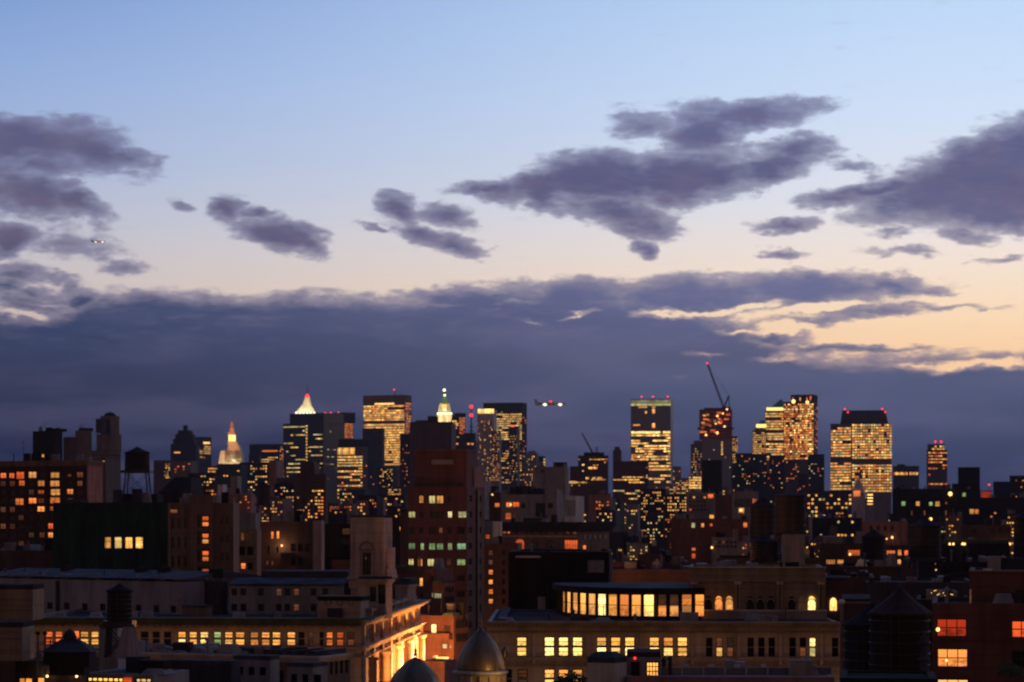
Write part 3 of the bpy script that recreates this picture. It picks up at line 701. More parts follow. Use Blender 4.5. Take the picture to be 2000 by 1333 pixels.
b = Bld('rounded top tower with yellow and pink lit sides right of the gothic crown', 882, 896, 909, 812, 3200, 42, 'soot', group=TW, name='tower')
b.grid(883, 895, 821, 838, 4, 6, .9, .5, .8, Y1); b.grid(897, 908, 815, 848, 3, 11, .8, .5, .9, O1, face='S'); b.win(899, 902, 808, 811, 'lit_bright', 'S')
b.block('upper_block', 886, 897, 807, 813, 'soot', 1, 12); b.finish()
m_ = empty('antenna_mast', (WX(920.5, 2400), 2400, WZ(866, 2400)), 0, 'thin antenna mast with two red lights beside the beige tower', 'mast')
zz = lambda y: WZ(y, 2400)-WZ(866, 2400)
MB().tube((0, 0, 0), (0, 0, zz(792)), .9, 5, r2=.4).build('pole', 'dark_metal', m_)
for k in range(4): MB().box(-2.2, 2.2, -.3, .3, zz(858-k*8)-.4, zz(858-k*8)+.4).build('crossbar', 'dark_metal', m_)
for py_ in (795, 811.5): inst(unit('beacon_red', 'ball'), 'beacon', m_, (0, 0, zz(py_)), (3.4, 3.4, 3.4))
b = Bld('low wide dark block with a handful of bright windows under the antenna mast', 848, 928, 930, 862, 2380, 2, 'slate', 60, group=TW, name='building')
b.block('upper_block', 860, 880, 848, 863, 'soot', 3, 30); b.block('upper_block', 905, 927, 846, 863, 'slate', 6, 30)
for a_ in ((880, 888, 866, 869), (891, 895, 866, 869), (913, 917, 866, 869), (920, 925, 866, 869), (869, 876, 875, 877), (893, 896, 853, 855)): b.win(*a_, 'lit_amber')
b.finish()
b = Bld('beige gridded tower with a bright glass crown and scattered warm windows', 932, 964, 966, 799, 2700, 4, 'white_paint', 45, group=TW, name='tower')
b.grid(933, 965, 799, 808, 5, 1, .88, .95, 1, ('lit_bright',)); b.grid(933, 964, 822, 940, 15, 30, .5, .6, .13, ('lit_amber', 'lit_warm', 'lit_yellow'), dark='dark_pane', thick=.2)
b.finish()
b = Bld('lower shoulder block with warm windows beside the beige gridded tower', 960, 975, 976, 842, 2650, 4, 'concrete', 30, group=TW, name='building'); b.grid(961, 975, 844, 940, 7, 24, .6, .45, .33, ('lit_amber', 'lit_warm'), dark='dark_pane'); b.finish()
b = Bld('black topped office tower with glowing rows behind the beige gridded tower', 944, 1020, 1029, 787, 3400, 14, 'soot', group=TW, name='tower')
b.grid(966, 1019, 803, 860, 17, 13, .85, .42, .78, ('lit_yellow', 'lit_amber', 'lit_pale'), runs=True, rowvar=.2); b.grid(975, 1019, 860, 945, 14, 18, .7, .4, .4, W1, runs=True, rowvar=.25)
b.grid(1021, 1028, 808, 940, 2, 26, .5, .35, .22, O1, face='S'); b.win(998, 1005, 832, 834, 'beacon_red'); b.finish()
b = Bld('narrow black tower with a pale edge in front of the black topped office tower', 994, 1010, 1015, 835, 2800, 25, 'dark_glass', group=TW, name='tower'); b.grid(995, 1010, 850, 945, 6, 18, .4, .35, .2, W1); b.finish()
b = Bld('modest beige tower with dim windows right of the black topped office tower', 1024, 1048, 1052, 886, 2900, 12, 'concrete', group=TW, name='building')
b.grid(1025, 1047, 890, 960, 7, 14, .5, .5, .3, W1, dark='dark_pane'); b.block('upper_block', 1031, 1044, 881, 887, 'concrete', 2, 10); b.finish()
b = Bld('slim dark tower with a lit white edge left of the blank concrete box', 1050, 1060, 1065, 892, 2950, 25, 'soot', group=TW, name='building'); b.grid(1061, 1065, 893, 910, 1, 6, .8, .5, .9, P1, face='S'); b.finish()

# block with a crane
b = Bld('dark stepped building with scattered office lights under a far crane', 1129, 1188, 1190, 891, 1700, 2, 'dark_brick', 50, name='building')
b.block('wing', 1113, 1128.6, 911, 1000, 'dark_brick', 0, 30); b.block('upper_block', 1140, 1180, 884, 892, 'soot', 3, 30)
b.grid(1115, 1187, 895, 985, 20, 16, .6, .35, .18, ('lit_yellow', 'lit_amber', 'lit_warm'), runs=True, rowvar=.2); b.win(1137, 1141, 907, 909.5, 'lit_bright'); b.grid(1149, 1167, 912, 917, 5, 1, .8, .8, 1, ('lit_yellow',)); b.grid(1144, 1176, 932, 937, 10, 1, .7, .8, .8, ('lit_yellow',)); b.grid(1111, 1126, 940, 945, 4, 1, .8, .8, 1, ('lit_yellow',)); b.finish()
c_ = empty('tower_crane', (WX(1160, 1720), 1715, WZ(891, 1720)), 0, 'small pale luffing crane leaning left on the dark stepped building', 'crane')
zz = lambda y: WZ(y, 1715)-WZ(891, 1720)
xx = lambda x: WX(x, 1715)-WX(1160, 1715)
t = MB(); 
for a_, c2 in (((1163, 889), (1163, 873)), ((1167, 889), (1167, 873))): t.tube((xx(a_[0]), 0, zz(a_[1])), (xx(c2[0]), 0, zz(c2[1])), .25, 4)
for k in range(4): t.tube((xx(1163), 0, zz(888-k*4)), (xx(1167), 0, zz(885-k*4)), .15, 4)
t.build('mast', 'dark_metal', c_); MB().tube((xx(1158), 0, zz(886)), (xx(1136), 0, zz(846)), .75, 5, r2=.45).build('jib', 'concrete', c_); MB().box(xx(1157), xx(1169), -1, 1, zz(891), zz(886)).build('cab', 'dark_metal', c_)
b = Bld('small red brick tower top with rounded cap and two red lights', 1197, 1213, 1214, 880, 2300, 4, 'red_brick', 20, name='building')
b.block('upper_block', 1200, 1210, 873, 881, 'red_brick', 3, 15); b.beacon(1200, 901, 2.6); b.beacon(1210, 901, 2.6); b.finish()
b = Bld('flat brown roofed office block with stacked yellow lit floors', 1197, 1262, 1264, 902, 1900, 3, 'dark_brick', 50, name='building')
b.grid(1198, 1258, 930, 945, 14, 3, .8, .4, .6, Y1, runs=True); b.grid(1198, 1258, 946, 1040, 14, 18, .85, .4, .5, ('lit_yellow', 'lit_pale', 'lit_amber'), runs=True, rowvar=.3); b.finish()

# blue glass tower
b = Bld('blue glass tower with a glowing crown, three red lights and dense lit lower floors', 1232, 1310, 1315, 780, 3600, 8, 'blue_glass', group=TW, name='tower')
b.grid(1232.5, 1310, 781, 790, 13, 1, .97, .9, 1, ('lit_crown',), thick=.5); b.grid(1232.5, 1310, 787, 793, 13, 1, .99, .8, 1, ('lit_pale',))
for a_ in ((1247, 1264, 794, 797), (1273, 1280, 794, 796.5), (1274, 1279, 799, 808), (1260, 1263, 803, 808), (1237, 1250, 829, 831.5), (1274, 1279, 827, 836)): b.win(*a_, 'lit_amber')
b.grid(1233, 1309, 842, 848, 16, 1, .96, .7, .95, ('lit_bright',)); b.grid(1233, 1309, 848, 900, 18, 10, .97, .5, .72, ('lit_yellow', 'lit_amber', 'lit_bright'), runs=True, rowvar=.2)
b.grid(1262, 1310, 902, 945, 12, 7, .9, .5, .85, ('lit_yellow', 'lit_amber'), runs=True); b.grid(1233, 1260, 880, 903, 6, 4, .7, .35, .35, O1)
for px_ in (1253, 1275, 1304): b.beacon(px_, 775, 4.2); b.mast(px_, 775, 780, .5)
b.finish()
for i_, (x0, xc, x1, yt, dd, lb, mt) in enumerate(((1250, 1266, 1268, 901, 2900, 'low block with red roof lights at the foot of the blue glass tower', 'soot'), (1313, 1330, 1333, 912, 3000, 'grey block with dim windows right of the blue glass tower', 'grey_stucco'),
   (1264, 1320, 1322, 948, 2400, 'wide low block with warm lit floors below the blue glass tower', 'concrete'), (1318, 1345, 1347, 935, 2500, 'low dim stone block between the blue tower and the yellow lit block', 'concrete'))):
    b = Bld(lb, x0, xc, x1, yt, dd, 4, mt, 40, name='building')
    b.grid(x0+1, xc-1, yt+3, yt+38, max(3, (xc-x0)//4), 9, .6, .45, .55 if i_ > 1 else .2, W1, rowvar=.2)
    if i_ == 0: b.beacon(1252, 901, 3); b.beacon(1264, 901, 3)
    b.finish()
b = Bld('small yellow lit block with full height glowing windows left of the black box', 1345, 1370, 1371, 930, 2400, 3, 'tan_stone', 30, name='building'); b.grid(1345.5, 1369.5, 931, 956, 6, 5, .85, .6, .95, ('lit_yellow',)); b.finish()

# unfinished tower with a big luffing crane
b = Bld('round shouldered dark apartment tower just behind the unfinished tower', 1349, 1372, 1374, 868, 3300, 3, 'brown_brick', 30, group=TW, name='tower')
b.block('upper_block', 1355, 1372, 861, 869, 'brown_brick', 3, 25); b.grid(1350, 1371, 875, 940, 6, 13, .4, .35, .25, W1); b.finish()
b = Bld('unfinished tower wrapped in red netting above and blue glass below, under a tall crane', 1372, 1429, 1431, 858, 3100, 3, 'blue_glass', 36, group=TW, name='tower')
b.block('netted_floors', 1366, 1430, 800, 857.8, 'red_steel', -1, 37); b.block('platform', 1362, 1433, 835, 837, 'dark_metal', -4, 40); b.block('upper_block', 1375, 1412, 797, 800, 'soot', 5, 30)
k_ = [(random.uniform(1369, 1427), random.uniform(806, 850)) for _ in range(26)]
for x_, y_ in k_: b.wins.append(('F', b.fx(x_), b.z(y_), random.uniform(2, 6), 2.2, random.choice(O1), 'box', False, (0, 0), 'dark_metal', 2.6))
for x_, y_, r_ in ((1401, 813, 3), (1412, 808, 2.4), (1420, 800, 2.6), (1415, 834, 3), (1379, 850, 3), (1401, 846, 3.4), (1398, 828, 2.2)): b.beacon(x_, y_, r_, 'lamp_warm', 'work_light', -2.5)
b.grid(1366.5, 1429.5, 800, 857, 16, 1, .12, 1, 0, dark='soot', thick=2.4)
for k in range(9): b.wins.append(('F', b.fx(1398), b.z(803+k*6.5), b.fx(1430)-b.fx(1366), .9, 'soot', 'box', False, (0, 0), 'dark_metal', 2.8))
b.grid(1408, 1412, 862, 890, 1, 6, .9, .5, .8, Y1); b.grid(1374, 1428, 862, 940, 12, 16, .5, .3, .05, ('lit_pale',)); b.grid(1373, 1428, 860, 945, 7, 1, .08, 1, 0, dark='grey_stucco', thick=.5)
b.finish()
c_ = empty('tower_crane', (WX(1412, 3110), 3112, WZ(798, 3110)), 0, 'tall luffing crane with raised lattice jib on the unfinished tower', 'crane')
zz = lambda y: WZ(y, 3112)-WZ(798, 3110); xx = lambda x: WX(x, 3112)-WX(1412, 3112)
j = MB(); a0 = Vector((xx(1413), 0, zz(795))); a1 = Vector((xx(1382), 0, zz(711)))
for dx_, dy_ in ((-1.3, -1), (1.3, -1), (0, 1.2)): j.tube(a0+Vector((dx_, dy_, 0)), a1+Vector((dx_*.5, dy_*.5, 0)), .42, 4)
for k in range(14):
    p0 = a0.lerp(a1, k/14); p1 = a0.lerp(a1, (k+1)/14); q0 = 1.3*(1-.5*k/14)
    j.tube(p0+Vector((-q0, -1, 0)), p1+Vector((q0, -1, 0)), .22, 4); j.tube(p0+Vector((q0, -1, 0)), p1+Vector((0, 1, 0)), .22, 4)
j.build('jib', 'dark_metal', c_)
MB().tube((xx(1413), 0, zz(800)), (xx(1424), 0, zz(773)), .9, 5).build('a_frame', 'dark_metal', c_); MB().tube((xx(1424), 0, zz(773)), (xx(1425), 0, zz(799)), .6, 5).build('back_stay', 'dark_metal', c_)
MB().tube((xx(1424), 0, zz(773)), (xx(1384), 0, zz(714)), .18, 4).build('cable', 'dark_metal', c_)
MB().box(xx(1410), xx(1427), -2, 2, zz(801), zz(795)).build('cab', 'dark_metal', c_); inst(unit('beacon_red', 'ball'), 'beacon', c_, (xx(1381.5), 0, zz(710)), (2.6, 2.6, 2.6))
b = Bld('slim tower with a curved lit edge right behind the unfinished tower', 1426, 1440, 1442, 853, 3250, 6, 'soot', 25, group=TW, name='tower'); b.grid(1430, 1441, 856, 905, 4, 13, .7, .4, .75, W1); b.finish()
b = Bld('plain black box building in front of the unfinished tower', 1371, 1410, 1411, 900, 1300, 2, 'soot', 20, name='building'); b.finish()

# the two lit towers with pyramid and dark crown
b = Bld('rounded tower with a bright lantern cap left of the green pyramid roof', 1469, 1496, 1498, 842, 3500, 4, 'brown_brick', 30, group=TW, name='tower')
b.block('upper_block', 1474, 1496, 836, 843, 'brown_brick', 2, 26); b.win(1477, 1496, 829, 835.5, 'band_lit'); b.block('upper_block', 1478, 1496, 829, 836, 'tan_stone', 1, 24); b.block('cap', 1484, 1496, 822, 829, 'copper_green', 4, 20)
b.grid(1470, 1496, 844, 892, 9, 11, .75, .45, .75, W1, runs=True); b.finish()
b = Bld('tall tower with a dark green pyramid roof above a bright cornice band', 1495, 1543, 1546, 803, 3500, 6, 'brown_brick', 50, group=TW, name='tower')
b.grid(1495, 1530, 806, 905, 9, 20, .88, .55, .92, W1, runs=True, rowvar=.1); b.win(1497, 1545, 796.5, 802, 'band_lit', thick=3)
o = b.root; b.block('cornice', 1498, 1544, 796, 803, 'tan_stone', .5, 40)
apx, apz = b.fx(1525), b.z(779)
MB().frustum(b.fx(1506), b.fx(1543), 4, 34, b.z(796), apx-.4, apx+.4, 18, 19, apz).build('pyramid_roof', 'copper_green', o)
b.finish()
b = Bld('tall tower crusted with orange lit windows under a dark crown', 1530, 1590, 1597, 785, 3300, 18, 'dark_brick', group=TW, name='tower')
b.block('crown', 1544, 1588, 771, 785, 'soot', 2, 30); b.grid(1531, 1589, 788, 898, 15, 24, .78, .58, .92, ('lit_warm', 'lit_warm', 'lit_amber', 'lit_orange', 'lit_bright'), rowvar=.08); b.grid(1591, 1597, 790, 880, 2, 22, .5, .4, .6, O1, face='S')
b.grid(1546, 1586, 774, 785, 6, 1, .3, .6, .5, ('lit_warm',)); b.beacon(1550, 784, 6, 'lamp_warm', 'roof_light', -1); b.beacon(1577, 786, 5, 'lamp_warm', 'roof_light', -1); b.beacon(1583, 776, 4); b.finish()
b = Bld('broad shouldered tower with a dark trapezoid crown, four red lights and an even window grid', 1622, 1741, 1743, 828, 3600, 2, 'brown_brick', 70, group=TW, name='tower')
o = b.root; X = b.fx; Z = b.z
MB().frustum(X(1641), X(1735), 6, 60, Z(828), X(1645), X(1730), 10, 56, Z(801)).build('crown', 'slate', o)
b.grid(1642, 1734, 816, 826, 22, 1, .4, .8, 0, dark='dark_pane', thick=12)
b.grid(1664, 1742, 828, 897, 15, 13, .78, .58, .95, W1); b.grid(1623, 1662, 834, 893, 9, 11, .9, .55, .88, W1, runs=True)
b.grid(1664, 1742, 907, 962, 15, 10, .78, .58, .95, W1); b.grid(1622, 1662, 903, 958, 9, 10, .9, .55, .88, W1, runs=True)
for x_, y_ in ((1650, 799), (1656, 805), (1723, 799), (1729, 805)): b.beacon(x_, y_, 4.5)
b.finish()
b = Bld('low office block with one row of lit windows right of the broad shouldered tower', 1744, 1795, 1797, 911, 2900, 3, 'slate', 40, group=TW, name='building'); b.grid(1746, 1793, 921, 930, 14, 1, .7, .6, .9, W1); b.block('upper_block', 1752, 1768, 907, 912, 'slate', 3, 20); b.grid(1746, 1793, 934, 955, 12, 1, .2, .9, 0, dark='dark_pane'); b.finish()
b = Bld('slender tower with clustered warm windows and two red roof lights, far right', 1812, 1850, 1854, 880, 2900, 6, 'dark_brick', 24, group=TW, name='tower')
b.block('upper_block', 1813, 1845, 868, 881, 'dark_brick', 2, 20); b.grid(1820, 1845, 870, 880, 5, 2, .7, .5, .8, W1); b.grid(1813, 1850, 882, 955, 8, 12, .75, .4, .55, ('lit_amber', 'lit_warm', 'lit_orange'), runs=True); b.beacon(1827, 863, 4); b.beacon(1838, 863, 4); b.finish()
b = Bld('black windowless block standing alone at the right of the skyline', 1871, 1914, 1916, 914, 1200, 3, 'soot', 20, name='building'); b.finish()
b = Bld('low roof hut glowing red under a red light at the far right', 1916, 1937, 1938, 960, 1400, 2, 'red_brick', 10, name='building'); b.win(1917, 1936, 961, 972, 'lit_red'); b.beacon(1932, 947, 1.8); b.mast(1932, 947, 960, .2); b.finish()
for (x0, xc, x1, yt, dd, lb, mt, p_) in ((1940, 1975, 1977, 942, 1500, 'stepped black block with greenery at the right edge', 'soot', .05), (1972, 2030, 2032, 930, 1600, 'tall dark block with orange windows cut by the right edge', 'soot', .16)):
    b = Bld(lb, x0, xc, x1, yt, dd, 2, mt, 30, name='building'); b.grid(x0+1, min(xc, 2000), yt+6, yt+50, 8, 7, .5, .4, p_, O1); b.finish()

# dark apartment blocks at the feet of the lit towers
for i_, (x0, xc, x1, yt, dd, lb, mt, p_) in enumerate((
  (1437, 1470, 1472, 886, 2600, 'dark apartment block with sparse lights left of the rounded lantern tower', 'soot', .25),
  (1452, 1498, 1500, 887, 2500, 'dark apartment block with a dotted parapet under the rounded lantern tower', 'soot', .22),
  (1502, 1533, 1535, 891, 2400, 'black apartment block below the green pyramid roof', 'soot', .2),
  (1534, 1562, 1564, 898, 2450, 'dark brown apartment block below the orange crusted tower', 'dark_brick', .25),
  (1578, 1610, 1612, 888, 2600, 'black block with a few warm windows right of the orange crusted tower', 'soot', .2),
  (1560, 1580, 1581, 927, 1700, 'small navy block in front of the orange crusted tower', 'slate', .03),
  (1430, 1480, 1482, 912, 2100, 'wide dim block between the unfinished tower and the pyramid tower', 'soot', .25),
  (1478, 1530, 1532, 925, 2000, 'low dark block speckled with pink and white lights', 'soot', .25))):
    b = Bld(lb, x0, xc, x1, yt, dd, 3, mt, 30, name='building', group='dark apartment blocks below the towers')
    b.grid(x0+1, xc-1, yt+3, yt+62, max(5, int((xc-x0)/4.2)), 13, .5, .42, p_*.7, ('lit_warm', 'lit_orange', 'lit_pale')); b.finish()

# dusk aircraft: a distant plane with a lamp, shown at rest
def plane(px, py, D, s, label):
    o = empty('airplane', (WX(px, D), D, WZ(py, D)), 0.1, label, 'airplane')
    MB().tube((-16*s, 0, 0), (16*s, 0, 0), 1.7*s, 8, r2=1.2*s).build('fuselage', 'white_paint', o)
    w = MB(); w.poly([(-2*s, 0, 0), (4*s, 0, 0), (-4*s, 15*s, 1*s), (-6*s, 15*s, 1*s)]); w.poly([(-2*s, 0, -.2*s), (4*s, 0, -.2*s), (-4*s, 15*s, .9*s), (-6*s, 15*s, .9*s)]); w.build('wing', 'white_paint', o)
    w = MB(); w.poly([(-2*s, 0, 0), (4*s, 0, 0), (-4*s, -15*s, 1*s), (-6*s, -15*s, 1*s)]); w.poly([(-2*s, 0, -.2*s), (4*s, 0, -.2*s), (-4*s, -15*s, .9*s), (-6*s, -15*s, .9*s)]); w.build('wing', 'white_paint', o)
    t_ = MB(); t_.poly([(-16*s, -.15*s, 0), (-12*s, -.15*s, 0), (-15*s, -.15*s, 5*s), (-17*s, -.15*s, 5*s)]); t_.poly([(-16*s, .15*s, 0), (-12*s, .15*s, 0), (-15*s, .15*s, 5*s), (-17*s, .15*s, 5*s)]); t_.build('tail_fin', 'white_paint', o)
    inst(unit('trail_light', 'ball'), 'landing_light', o, (10*s, -2*s, -1*s), (4*s, 4*s, 2.4*s))
    inst(unit('trail_light', 'ball'), 'landing_light', o, (-6*s, -2*s, -1*s), (4*s, 4*s, 2.4*s)); inst(unit('beacon_red', 'ball'), 'beacon', o, (0, -1*s, 2.2*s), (2.6*s, 2.6*s, 2*s))
    return o
plane(1075, 789, 3600, 1.35, 'airplane with white and red lights low over the centre towers')
plane(192, 472, 3600, .6, 'airplane with warm light high among the clouds on the left')

# ================================================================== the middle distance
def wins(b, rows, **k):
    for r in rows:
        if len(r) == 5: b.win(*r, **k)
        else: b.win(*r[:5], **{**k, **r[5]})
# ---- left
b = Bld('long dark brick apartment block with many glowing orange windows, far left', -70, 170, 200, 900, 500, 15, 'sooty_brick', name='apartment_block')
LW = [(0,12,923,934,'lit_orange'),(17,28,923,934,'lit_orange'),(31,47,921,936,'lit_orange'),(55,71,921,934,'lit_warm'),(98,116,922,934,'lit_warm'),(131,139,926,932,'lit_dim'),(149,162,922,933,'lit_dim'),
 (36,48,938,949,'lit_orange'),(73,87,938,950,'lit_warm'),(97,116,938,951,'lit_warm'),(73,86,957,965,'lit_orange'),(98,117,955,968,'lit_warm'),(130,143,955,966,'lit_warm'),
 (29,46,973,987,'lit_warm'),(55,71,972,984,'lit_warm'),(73,86,973,983,'lit_dim'),(97,117,971,984,'lit_warm'),(72,87,989,1000,'lit_warm'),(97,104,989,998,'lit_orange'),(93,104,1022,1034,'lit_orange'),(93,104,1040,1051,'lit_warm'),(93,104,1073,1087,'lit_amber')]
for w in LW: b.win(*w, framed=True, mull=(1, 1))
for y in (922, 939, 956, 973, 990, 1006, 1023, 1040, 1057, 1074):
    for x in (0, 18, 35, 55, 76, 97, 131, 150):
        if not any(a-4 < x+6 < c+6 and d-3 < y+6 < e+3 for a, c, d, e, _ in LW): b.win(x, x+11, y, y+11, 'dark_pane' if (x+y) % 3 else 'lit_dim', framed=True, mull=(1, 1))
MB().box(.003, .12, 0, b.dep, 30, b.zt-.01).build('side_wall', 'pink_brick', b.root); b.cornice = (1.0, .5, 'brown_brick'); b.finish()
b = Bld('low rooftop storey with one glowing window above the far left apartment block', 46, 98, 100, 886, 515, 4, 'soot', 8, name='rooftop_storey', zbot=82); b.win(73, 86, 888, 893, 'lit_warm'); b.finish()
b = Bld('tall dark box tower with a brown side wall above the far left apartments', 64, 107, 122, 842, 800, 22, 'soot', name='building'); b.block('upper_block', 82, 104, 837, 843, 'soot', 2, 8); b.grid(66, 106, 850, 890, 5, 4, .2, .4, 0, dark='dark_pane'); b.finish()
b = Bld('small pinkish brick block right of the tall dark box tower', 124, 136, 152, 854, 1000, 35, 'dark_brick', name='building'); b.finish()
b = Bld('taller pinkish block with a pale side left of the slim stepped stone tower', 147, 161, 179, 841, 1050, 40, 'brown_brick', name='building'); b.block('tank_room', 150, 160, 836, 842, 'soot', 1, 6); b.finish()
b = Bld('slim stepped stone tower with a rounded cap, dark against the sky on the left', 178, 214, 236, 881, 1500, 30, 'brown_brick', name='tower')
b.grid(179, 213, 885, 960, 8, 9, .35, .6, .03, O1, dark='dark_pane'); b.grid(215, 235, 885, 960, 5, 9, .35, .6, .02, O1, dark='dark_pane', face='S')
o = b.root; X = b.fx; Z = b.z
MB().box(X(184), X(212), 2, 12, Z(881), Z(848)).build('setback', 'brown_brick', o); MB().box(X(190), X(210), 3, 11, Z(848), Z(812)).build('shaft', 'brown_brick', o)
for px_ in (193, 197, 201, 205): b.win(px_, px_+1.5, 818, 846, 'dark_pane', thick=-5.6)
cxx = (X(190)+X(210))/2; MB().lathe(cxx, 7, [(3.6, Z(812)), (3.2, Z(808)), (2.2, Z(806)), (.5, Z(804))], 12).build('cap', 'soot', o)
b.win(156, 166, 875, 879, 'lit_pale'); b.finish()
for i_, (x0, xc, x1, yt, dd, ph, lb, mt, g_) in enumerate((
  (198, 206, 208, 895, 1200, 5, 'sliver of brick building with two orange windows behind the pink side wall', 'dark_brick', (199, 206, 898, 915, 1, 2, .8, 'o')),
  (300, 334, 336, 900, 2300, 4, 'low dark block with small warm windows behind the big water tank', 'dark_brick', (320, 332, 905, 935, 4, 8, .5, 'w')),
  (334, 372, 375, 901, 2200, 5, 'blocky beige building with a flat cornice below the dark stepped tower', 'brown_brick', (340, 372, 904, 930, 6, 5, .25, 'o')),
  (367, 420, 424, 925, 1700, 5, 'dark low building with bright orange lamps left of the civic tower foot', 'soot', (368, 420, 928, 962, 9, 6, .35, 'w')),
  (405, 425, 427, 911, 2400, 4, 'small block with three rows of orange windows at the left foot of the civic tower', 'dark_brick', (406, 425, 913, 930, 5, 3, .8, 'w')),
  (424, 470, 472, 907, 1900, 4, 'slate block directly under the floodlit civic tower', 'slate', (430, 468, 918, 932, 7, 3, .12, 'a')),
  (468, 556, 560, 904, 2100, 5, 'long dark block with warm lit rows right of the civic tower', 'soot', (469, 556, 908, 965, 18, 11, .33, 'w')),
  (525, 540, 541, 900, 1500, 3, 'thin pink chimney stack like block before the long dark block', 'pink_brick', None),
  (540, 580, 583, 935, 1400, 4, 'small brown block with reddish lit windows below the dark glass tower', 'dark_brick', (545, 578, 944, 990, 8, 8, .25, 'o')),
  (632, 662, 664, 985, 1200, 4, 'low block with red orange lit rows below the pinkish stepped tower', 'dark_brick', (644, 662, 989, 1000, 6, 3, .9, 'o')),
  (662, 712, 715, 958, 1700, 4, 'dark block with scattered pale windows below the pinkish stepped tower', 'slate', (664, 710, 962, 1010, 10, 8, .22, 'w')),
  (700, 790, 793, 968, 1500, 4, 'wide dark block sprinkled with warm windows left of the red brick tower', 'soot', (703, 788, 972, 1010, 16, 7, .22, 'y')),
  (745, 795, 797, 952, 1900, 4, 'dark block with a bright lit row left of the red brick tower top', 'slate', (758, 783, 955, 968, 7, 3, .6, 'y')))):
    b = Bld(lb, x0, xc, x1, yt, dd, ph, mt, 30, name='building', group='low lit blocks in front of the skyline')
    if g_: b.grid(*g_[:6], .6, .42, g_[6], {'o': O1, 'w': W1, 'a': ('lit_amber',), 'y': Y1}[g_[7]])
    b.finish()
b = Bld('dark shed with a steep hipped roof behind the netted building', 310, 372, 374, 962, 620, 3, 'soot', 20, name='building')
MB().frustum(b.fx(310), b.fx(372), 0, 20, b.z(962), b.fx(335), b.fx(368), 4, 16, b.z(932)).build('hipped_roof', 'soot', b.root); b.par = 0; b.finish()
water_tank('big dark wooden water tank on a tall open steel stand above the netted building', 268, 873, 886, 919, 49, 420, 968, mat='soot')
water_tank('black round water tank on legs before the warm lit mid blocks', 515, 942, 950, 984, 28, 650, 1016)
b = Bld('building wrapped in dark green scaffold netting with four bright yellow windows', 105, 329, 331, 982, 400, 2, 'netting', 18, name='building', roof='grey_roof')
for a_ in ((204, 217), (223, 238), (244, 259), (264, 279)): b.win(a_[0], a_[1], 1049, 1072, 'lit_yellow', framed=True, mull=(0, 1))
sc = MB()
for k in range(14): x_ = b.xa+(b.xb-b.xa)*k/13; sc.tube((x_, -.5, b.z(1125)), (x_, -.5, b.zt+.3), .045, 4)
for k in range(6): z_ = b.z(985+k*24); sc.tube((b.xa, -.5, z_), (b.xb, -.5, z_), .045, 4)
sc.build('scaffold', 'dark_metal', b.root)
b.block('roof_shed', 120, 150, 975, 983, 'grey_roof', 3, 9); b.block('roof_shed', 230, 300, 965, 983, 'soot', 3, 9); b.finish()
b = Bld('tan brick apartment building with a raised centre and a column of lit windows', 330, 457, 459, 983, 350, 2, 'brown_brick', 5, name='apartment_block')
b.block('centre_bay', 372, 386, 967, 1120, 'brown_brick', -.5, 10); b.block('centre_bay', 411, 417, 967, 1120, 'brown_brick', -.5, 10); b.block('centre_bay', 386, 411, 967, 1006, 'brown_brick', -.5, 10)
for k in range(4): b.block('spandrel', 386, 411, 1032+k*33.5, 1038+k*33.5, 'brown_brick', -.45, .3)
b.block('pier', 330, 333, 982, 1118, 'pink_brick', -.25, 0); b.block('corner_strip', 455.5, 457.5, 972, 1118, 'concrete', -.3, .5)
for k, y in enumerate((1008, 1042, 1076, 1111)):
    b.win(394, 408, y, y+10, 'lit_orange', framed=True, mull=(0, 0)); b.win(394, 408, y+11, y+21, 'lit_warm', framed=True, mull=(0, 0)); b.win(386.5, 392.5, y, y+21, 'dark_pane', framed=True)
for y in (1011, 1049, 1086):
    for x in (335, 347, 360): b.win(x, x+5.5, y, y+22, 'dark_pane', framed=True)
for y in (1010, 1045, 1080):
    for x in (431, 441): b.win(x, x+6, y, y+15, 'dark_pane', framed=True)
b.win(333, 346, 996, 1002, 'lit_dim'); b.finish()
for lb, x0, x1, y0, y1, dd, mt in (('small pale roof block above the tan brick building', 425, 435, 947, 968, 800, 'white_paint'), ('tall narrow pale roof block above the tan brick building', 450, 464, 930, 968, 820, 'concrete'),
   ('wide pinkish roof block with warm specks behind the tan brick building', 440, 490, 965, 1004, 780, 'pink_brick')):
    b = Bld(lb, x0, x1, x1+1, y0, dd, 3, mt, 8, name='building', group='pale roof blocks behind the tan brick building')
    if x1 == 490: b.grid(462, 488, 968, 995, 5, 5, .5, .4, .3, O1)
    b.finish()
b = Bld('ochre facade with a tall glowing window between the tan brick building and the brown block', 458, 502, 504, 1034, 372, 2, 'ochre_stone', 4.5, name='building', roof='grey_roof')
wins(b, [(459.5,466,1039,1057,'lit_warm'),(470,477,1041,1056,'lit_dim'),(479,487,1041,1056,'lit_dim'),(467,479,1068,1085,'dark_pane'),(482,495,1068,1085,'dark_pane'),(470,480,1100,1112,'lit_orange'),(483,494,1099,1113,'dark_pane')], framed=True)
b.block('ledge', 458, 502, 1059, 1061, 'ochre_stone', -.3, -.01); b.block('ledge', 458, 502, 1089, 1091, 'ochre_stone', -.3, -.01); b.block('roof_hut', 460, 492, 1002, 1034, 'grey_stucco', 4, 9); b.finish()
b = Bld('dark brown block with two slim lit windows and a wall lamp', 503, 611, 613, 1019, 392, 2, 'dark_brick', 5, name='building')
